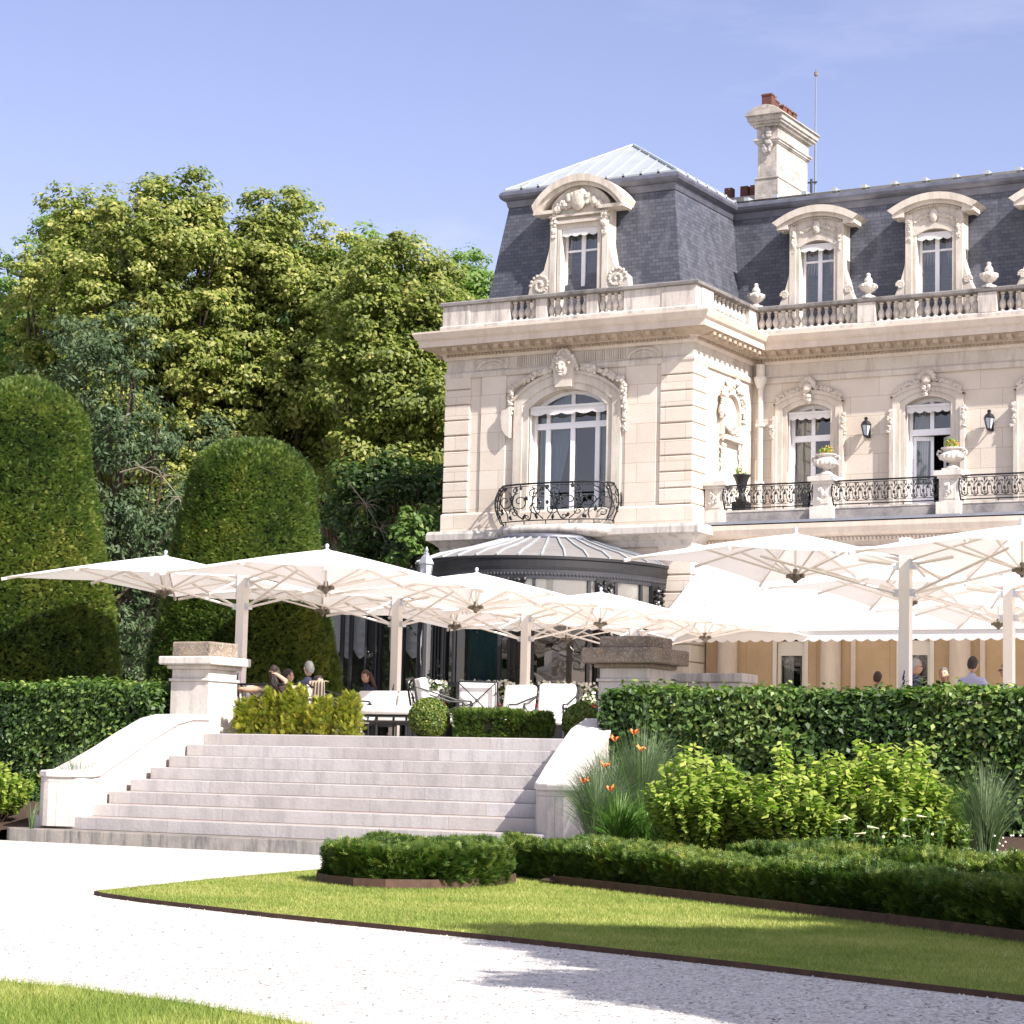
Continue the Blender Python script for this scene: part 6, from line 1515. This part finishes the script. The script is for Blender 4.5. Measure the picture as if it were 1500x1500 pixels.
grass_clump('ornamental_grass', 'tall pale grass clump near the right edge of the bed', 'grass clump', bed(1442, 21.9), 520, 1.16, .55, .0095, 83, group='ornamental grass clumps')
p = at(112, 30.4, .3); grass_clump('ornamental_grass', 'wispy dark grass tuft behind the left side wall of the steps', 'grass clump', V3(p), 260, 1.05, .5, .007, 84, group='ornamental grass clumps')
p = at(46, 29.6, .16); grass_clump('ornamental_grass', 'sparse grass tuft in the soil at the left end of the steps', 'grass clump', V3(p), 26, .5, .25, .008, 85, group='ornamental grass clumps')
def daylily(label, u, d, h, seed, heads):
    c = bed(u, d); t = grass_clump('daylily', label, 'flowers', c, 230, .78, .5, .034, seed, 'lilyleaf', .9, 'daylilies beside the steps'); rg = rgen(seed); mb = MB(); P = []; st = MB()
    for (uu, vz) in heads:
        tip = at(uu, d-.35, zat(uu, vz, d-.35)); st.tube([(c[0],c[1],c[2]), (c[0]*.4+tip.x*.6, c[1]*.4+tip.y*.6, c[2]+(tip.z-c[2])*.6), tuple(tip)], .006, 5)
        mb = MB()
        for k in range(9):
            a = 2*PI*k/5.3+.3; dd = Vector((math.cos(a), math.sin(a)*.8-.2, .35)).normalized(); b = dd.cross(Vector((0,0,1))).normalized()*.02; e = tip+dd*.07+Vector((0,0,random.uniform(-.03,.03)))
            mb.add([tip-Vector((0,0,.03)), tip+dd*.045+b, e, tip+dd*.045-b], [(0,1,2,3)])
        mb.build('flower', M['orange'], t)
    st.build('stalks', M['lilyleaf'], t); return t
daylily('daylily clump with orange flowers standing highest over the grass', 945, 24.4, .9, 91, ((901,1083),(939,1097),(929,1073),(887,1121)))
daylily('low daylily clump with strap leaves at the foot of the curved side wall', 905, 23.9, .7, 92, ((855,1144),(894,1156)))
grass_clump('ornamental_grass', 'fine grass clump hiding the outer face of the right side wall', 'grass clump', bed(872, 24.0), 1500, 1.0, .55, .0046, 86, group='ornamental grass clumps')
grass_clump('daylily', 'daylily leaves without flowers sprawling between side wall and rounded shrub', 'flowers', bed(975, 23.6), 150, .55, .55, .028, 93, 'lilyleaf', 1.0, 'daylilies beside the steps')
def white_lily(label, u, d, seed):
    c = bed(u, d); rg = rgen(seed); t = thing('white_lily', label, 'flowers', c, 0, 'white lilies in front of the tall shrub'); st = MB(); fl = MB(); P = []
    for k in range(11):
        x, y = rg.normal(0, .17), rg.normal(0, .08); hh = rg.uniform(.38, .58); b1 = Vector((c[0]+x*1.3, c[1]+y, c[2]+hh)); st.tube([(c[0]+x,c[1]+y,c[2]), tuple(b1)], .006, 5)
        for j in range(44): f = rg.uniform(.1, .95); P.append((c[0]+x*(1+.3*f), c[1]+y, c[2]+hh*f))
        for j in range(k % 2):
            dd = Vector((rg.normal(0,1), rg.normal(0,1)-.6, .15)).normalized(); fl.tube([tuple(b1), tuple(b1+dd*.05), tuple(b1+dd*.11)], [.004,.007,.014], 6)
    P = np.array(P); V, F = leafgeo(P+rg.normal(0, .02, P.shape), np.tile((0,-.3,.6), (len(P), 1)), .09, .018, rg); np_mesh('leaves', V, F, M['hornbeam'], t, rg.uniform(.2, .8, len(F))); st.build('stalks', M['lilyleaf'], t); fl.build('flowers', M['cream_petal'], t)
white_lily('white lilies in front of the widest shrub', 1278, 21.5, 95); white_lily('white lilies between the tallest shrub and the right grass clump', 1375, 21.4, 96)
leafy_shrub('low dark leaved shrub between the lilies and the right grass clump', bed(1412, 22.6), .3, .3, .5, 30, 76)
t = grass_clump('hosta', 'leafy plant with a few pink and white flowers at the right photo edge', 'flowers', bed(1490, 21.2), 60, .35, .3, .07, 97, 'hornbeam', .9)
mb = MB()
for k in range(26): p = bed(1490, 21.2); mb.ico((p[0]+random.uniform(-.25,.2), p[1]+random.uniform(-.2,.1), p[2]+random.uniform(.15,.42)), .011, 1)
mb.build('flowers', M['petal'], t)

# ------------------------------------------------------------------ trees
def tree(label, base, clumps, per, L, W, mat, seed, group='background trees', trunk_r=.35, mid=.5, name='broadleaf_tree', droop=.6, shell=.55):
    """clumps: list of (x, y, z, r); leaves fill each clump, trunk and limbs reach into them"""
    rg = rgen(seed); t = thing(name, label, 'tree', base, 0, group); PP = []; QQ = []; TT = []
    for (x, y, z, r) in clumps:
        ns = int(9+7*r); sc = rg.normal(0, 1, (ns, 3)); sc[:, 2] += .3; sc /= np.linalg.norm(sc, axis=1)[:, None]; sc *= r*rg.uniform(.5, 1.12, (ns, 1))*np.array([1, 1, .85]); tone0 = rg.normal(mid, .08)
        for s0 in sc:
            k = max(8, int(per*r*r/ns)); q = rg.normal(0, 1, (k, 3)); q /= np.linalg.norm(q, axis=1)[:, None]; rs = r*rg.uniform(.24, .50)
            PP.append(np.array([x, y, z])+s0+q*rs*rg.uniform(.3, 1.15, (k, 1))*np.array([1.15, 1.15, .62])); QQ.append(q*.6+s0/(np.linalg.norm(s0)+1e-6)*.5+np.array([0,0,.3])); TT.append(np.full(k, rg.normal(tone0, .13)))
    P = np.concatenate(PP); Q = np.concatenate(QQ); T = np.concatenate(TT)+rg.normal(0, .18, len(P))
    V, F = leafgeo(P, Q+np.array([.25,-.1,.35]), L, W, rg, droop=droop, jitter=.42); np_mesh('crown', V, F, M[mat], t, np.clip(T, 0, 1))
    mb = MB(); zc = sorted(c[2] for c in clumps)[len(clumps)//3]; top = (base[0], base[1], zc)
    mb.tube([base, (base[0]+.1, base[1], base[2]+(zc-base[2])*.5), top], [trunk_r, trunk_r*.75, trunk_r*.5], 10); mb.build('trunk', M['bark'], t)
    mb = MB()
    for i in range(0, len(clumps), 2):
        x, y, z, r = clumps[i]; s = Vector(base).lerp(Vector(top), rg.uniform(.45, .98)); e = Vector((x, y, z)); m_ = s.lerp(e, .5)+Vector((rg.normal(0, .3), rg.normal(0, .3), -.25)); mb.tube([s, m_, e], [trunk_r*.3, trunk_r*.17, .03], 6)
    mb.build('limbs', M['bark'], t); return t
def crown(u, v_top, v_bot, d, half_u, n, seed, rmin=.36, rmax=1.1, thick=2.6, pw=2.2):
    """clump centres filling a crown whose outline is given at depth d"""
    rg = rgen(seed); out = []; zt = float(EYE.z)+0; pt = lambda vv: (at(u, d, 0).z, vv)
    m = FPX/d
    def zof(v, uu): 
        lo, hi = -5.0, 40.0
        for _ in range(40):
            md = (lo+hi)/2; p = at(uu, d, md)-EYE; vv = 750-FPX*p.dot(UP)/p.dot(FW)
            if vv > v: lo = md
            else: hi = md
        return lo
    z1, z0 = zof(v_top, u), zof(v_bot, u); hw = half_u/m
    c = at(u, d, 0); ax = Vector((RT.x, RT.y, 0)).normalized(); dp = Vector((FW.x, FW.y, 0)).normalized()
    for k in range(n):
        while True:
            a, b, e = rg.uniform(-1, 1), rg.uniform(-1, 1), rg.uniform(-1, 1); rr = (abs(a)**pw+abs(b)**pw+abs(e)**pw)**(1/pw)
            if rr < 1 and (rr > .55 or rg.uniform() < .15) and e < .35: break
        r = rg.uniform(rmin, rmax); q = c+ax*(a*(hw-r*.5))+dp*(e*thick+thick*.5); out.append((q.x, q.y, (z0+z1)/2+b*((z1-z0)/2-r*.35), r))
    return out
def base_at(u, d): return V3(at(u, d, 1.45))
tree('tall lime tree with yellow green flowering crown, the highest on the left', base_at(215, 66), crown(200, 212, 800, 64, 185, 150, 101), 1120, .155, .105, 'lime', 201, trunk_r=.42, mid=.56)
tree('lime tree with flowering crown at the far left behind the highest one', base_at(100, 69), crown(78, 232, 840, 67, 130, 100, 111), 1080, .155, .105, 'lime', 211, trunk_r=.36, mid=.52)
tree('broad lime tree with yellow tinged crown right of the highest one', base_at(385, 67), crown(370, 250, 820, 65, 165, 140, 102), 1120, .155, .105, 'lime', 202, trunk_r=.42, mid=.54)
tree('lime tree with flowering crown closest to the mansion', base_at(565, 63), crown(555, 305, 760, 61, 140, 105, 103), 1120, .15, .10, 'lime', 203, mid=.52)
tree('fresh green tree with loose top rising behind the lime by the roof edge', base_at(600, 74), crown(605, 288, 760, 72, 140, 90, 104), 640, .18, .10, 'limegreen', 204, mid=.6, shell=.4)
tree('fresh green tree at the far left edge behind the grey leaved tree', base_at(10, 74), crown(14, 272, 820, 72, 115, 95, 105), 640, .18, .10, 'limegreen', 205, mid=.5)
tree('fresh green tree top peeping between the limes', base_at(470, 78), crown(465, 268, 700, 76, 120, 60, 106), 420, .24, .14, 'limegreen', 206, mid=.6, shell=.4)
tree('dark grey green tree hanging over the gap between the two yew domes', base_at(150, 50), crown(110, 402, 1060, 48, 150, 95, 107, .35, .75, 2.0), 760, .15, .06, 'greyleaf', 207, trunk_r=.17, mid=.42, droop=1.5)
tree('grey green tree filling the gap above the second yew dome', base_at(300, 52), crown(285, 585, 1060, 50, 110, 62, 108, .35, .7, 1.5), 760, .15, .06, 'greyleaf', 208, trunk_r=.15, mid=.36, droop=1.5)
tree('shaded dark tree under the limes beside the mansion wall', base_at(575, 60), crown(565, 620, 990, 59, 120, 60, 109, .4, .8, 1.6), 560, .16, .11, 'darkleaf', 209, trunk_r=.22, mid=.5)
tree('small fresh green sapling in front of the dark trees left of the mansion', base_at(612, 52), crown(600, 735, 860, 51, 55, 18, 110, .2, .42, .8), 620, .15, .11, 'limegreen', 210, trunk_r=.1, mid=.35)
# wood behind the named trees
rg = rgen(300); P = []; ax = Vector((RT.x, RT.y, 0)).normalized()
c = [crown(u, v, 1090, 84, 160, 60, 310+i, .9, 1.7, 2.0) for i, (u, v) in enumerate(((-60,420),(120,360),(300,330),(480,380),(640,440)))]
PP = []; QQ = []
for cl in c:
    for (x, y, z, r) in cl:
        k = int(150*r*r); q = rg.normal(0, 1, (k, 3)); q /= np.linalg.norm(q, axis=1)[:, None]; PP.append(np.array([x, y, z])+q*r*rg.uniform(.5, 1.05, (k, 1))); QQ.append(q)
P = np.concatenate(PP); Q = np.concatenate(QQ); V, F = leafgeo(P, Q, .42, .3, rg); o = np_mesh('woodland', V, F, M['darkleaf'], None, np.clip(rg.normal(.45, .2, len(P)), 0, 1)); lab(o, 'dark wood filling the background behind the lime trees', 'woodland', kind='stuff')
def bare(label, pts):
    mb = MB(); P = [V3(at(*p)) for p in pts]; mb.tube(P, [.02]+[.013]*(len(P)-2)+[.004], 6)
    for k in range(22):
        i = random.randint(1, len(P)-1); a = Vector(P[i]); b = a+Vector((random.uniform(-.5,.7), random.uniform(-.3,.2), random.uniform(-.55,.2))); mb.tube([a, a.lerp(b, .5)+Vector((0,0,.08)), b], [.008,.005,.002], 5)
    lab(mb.build('bare_branch', M['deadwood']), label, 'branch')
bare('bare pale dead branch left of the second yew dome', [(176,47.2,zat(176,692,47.2)),(205,47,zat(205,684,47)),(238,46.8,zat(238,698,46.8)),(262,46.6,zat(262,728,46.6))])
bare('bare pale twig hanging in the dark wood left of the mansion', [(510,57,zat(510,705,57)),(535,56.8,zat(535,738,56.8)),(556,56.6,zat(556,775,56.6))])
# trees to the right of the path whose shade falls on the lawn and gravel
for i, (gx, gy, zc, r, l) in enumerate(((-3.9, 14.9, 8.2, 2.0, 'tallest tree right of the path shading the low hedge'), (-5.0, 12.9, 6.6, 1.75, 'tree right of the path shading the lawn'), (-3.6, 10.6, 5.4, 1.35, 'smallest tree right of the path shading the gravel'))):
    x, y = gx+SUN.x/SUN.z*zc, gy+SUN.y/SUN.z*zc
    rg = rgen(400+i); cl = []
    for k in range((70, 64, 26)[i]):
        q = rg.normal(0, 1, 3); q /= np.linalg.norm(q); f = rg.uniform(.2, 1)**.5; cl.append((x+q[0]*r*.85*f, y+q[1]*r*.85*f, zc+q[2]*r*.6*f, rg.uniform(.4, .75)))
    tree(l+', outside the frame', (x+1.2, y-.6, 0), cl, 1900, .17, .12, 'lime', 410+i, 'trees beside the path', .22)

# trees behind the photographer, seen only as reflections in the windows
rg = rgen(450); PP = []; QQ = []
for k in range(90):
    x = rg.uniform(-95, 25); y = -38+rg.normal(0, 4); hmax = 15+4*math.sin(x*.13)+3*math.sin(x*.31+1); z = rg.uniform(1, hmax); r = rg.uniform(1.8, 3.2); q = rg.normal(0, 1, (150, 3)); q /= np.linalg.norm(q, axis=1)[:, None]; PP.append(np.array([x, y, z])+q*r); QQ.append(q)
for k in range(60):
    x = -95+2*k; PP.append(np.c_[rg.uniform(x, x+2, 260), rg.normal(-43, .6, 260), rg.uniform(0, 11, 260)]); QQ.append(np.tile((0,1.,0), (260, 1)))
P = np.concatenate(PP); Q = np.concatenate(QQ); V, F = leafgeo(P, Q, .9, .7, rg); o = np_mesh('park_trees', V, F, M['darkleaf'], None, np.clip(rg.normal(.5, .2, len(P)), 0, 1)); lab(o, 'park trees behind the photographer, visible only as reflections', 'woodland', kind='stuff')

# ------------------------------------------------------------------ lawn grass and loose gravel stones
def blades(name, poly, dens, h, wid, seed, xlim=None):
    rg = rgen(seed); xs = [p[0] for p in poly]; ys = [p[1] for p in poly]; A = (max(xs)-min(xs))*(max(ys)-min(ys)); n = int(dens*A)
    Pp = np.c_[rg.uniform(min(xs), max(xs), n), rg.uniform(min(ys), max(ys), n)]
    # keep what lies in the polygon (vectorised even-odd test)
    ins = np.zeros(n, bool); j = len(poly)-1
    for i in range(len(poly)):
        xi, yi, xj, yj = *poly[i], *poly[j]; c = ((yi > Pp[:, 1]) != (yj > Pp[:, 1])) & (Pp[:, 0] < (xj-xi)*(Pp[:, 1]-yi)/((yj-yi) if yj != yi else 1e-9)+xi); ins ^= c; j = i
    vis = np.abs((Pp[:, 0]*RT.x+Pp[:, 1]*RT.y)/np.maximum(.1, Pp[:, 0]*FW.x+Pp[:, 1]*FW.y)) < .29
    Pp = Pp[ins & vis & ~np.array([inside(BLOCKBED, p) for p in Pp])]; n = len(Pp); a = rg.uniform(0, 2*PI, n); hh = h*rg.uniform(.5, 1.25, n); lean = rg.normal(0, .5, (n, 2))*hh[:, None]
    b = np.c_[np.cos(a), np.sin(a)]*wid*.5
    z0 = np.full((n, 1), .02); V = np.stack([np.c_[Pp-b, z0], np.c_[Pp+b, z0], np.c_[Pp+lean, z0+hh[:, None]]], 1).reshape(-1, 3); F = np.arange(3*n).reshape(n, 3)
    P3 = np.c_[Pp, np.zeros(n)]; tn = np.clip(.45+.4*vnoise(P3, .9, 1)+.25*vnoise(P3, 4, 2)+rg.normal(0, .2, n), 0, 1)
    o = np_mesh(name, V, F, M['lawnblade'], None, tn); lab(o, kind='stuff'); return o
lab(blades('lawn_grass', ISLAND, 4200, .026, .005, 501), 'short mown grass of the triangular lawn', 'grass')
lab(blades('near_lawn_grass', NEARLAWN, 8500, .045, .004, 502), 'longer grass of the lawn in the bottom left corner', 'grass')
rg = rgen(503); n = 26000; d = 7.5+rg.uniform(0, 1, n)**1.5*14; u = rg.uniform(-60, 1560, n)
Pp = np.array([tuple(at(a, b, 0)) for a, b in zip(u, d)]); keep = (Pp[:, 1] < 22.7) & ~np.array([inside(ISLAND, p) or inside(NEARLAWN, p) for p in Pp]); Pp = Pp[keep]; n = len(Pp)
OV = np.array([(1,0,0),(0,1,0),(-1,0,0),(0,-1,0),(0,0,.8),(0,0,-.6)]); OF = np.array([(0,1,4),(1,2,4),(2,3,4),(3,0,4)])
sz = .0065*rg.uniform(.6, 1.7, n); an = rg.uniform(0, PI, n); ca, sa = np.cos(an), np.sin(an); X = OV[None]*sz[:, None, None]*rg.uniform(.7, 1.3, (n, 6, 1)); XR_ = np.stack([X[..., 0]*ca[:, None]-X[..., 1]*sa[:, None], X[..., 0]*sa[:, None]+X[..., 1]*ca[:, None], X[..., 2]], -1)+Pp[:, None, :]
def stone_tone():
    m, nt, out = new_mat('gravel_stone'); a = nt.nodes.new('ShaderNodeAttribute'); a.attribute_name = 'tone'; r = ramp(nt, [(0, (.14,.125,.115)), (.12, (.36,.34,.32)), (.6, (.50,.48,.455)), (1, (.62,.60,.58))]); nt.links.new(a.outputs['Fac'], r.inputs[0]); princ(nt, out, r.outputs[0], .85, spec=.2); return m
o = np_mesh('gravel_stones', XR_.reshape(-1, 3), (OF[None]+(np.arange(n)*6)[:, None, None]).reshape(-1, 3), stone_tone(), None, np.repeat(rg.uniform(0, 1, n), 4)); lab(o, 'loose white gravel stones on the path', 'gravel', kind='stuff')
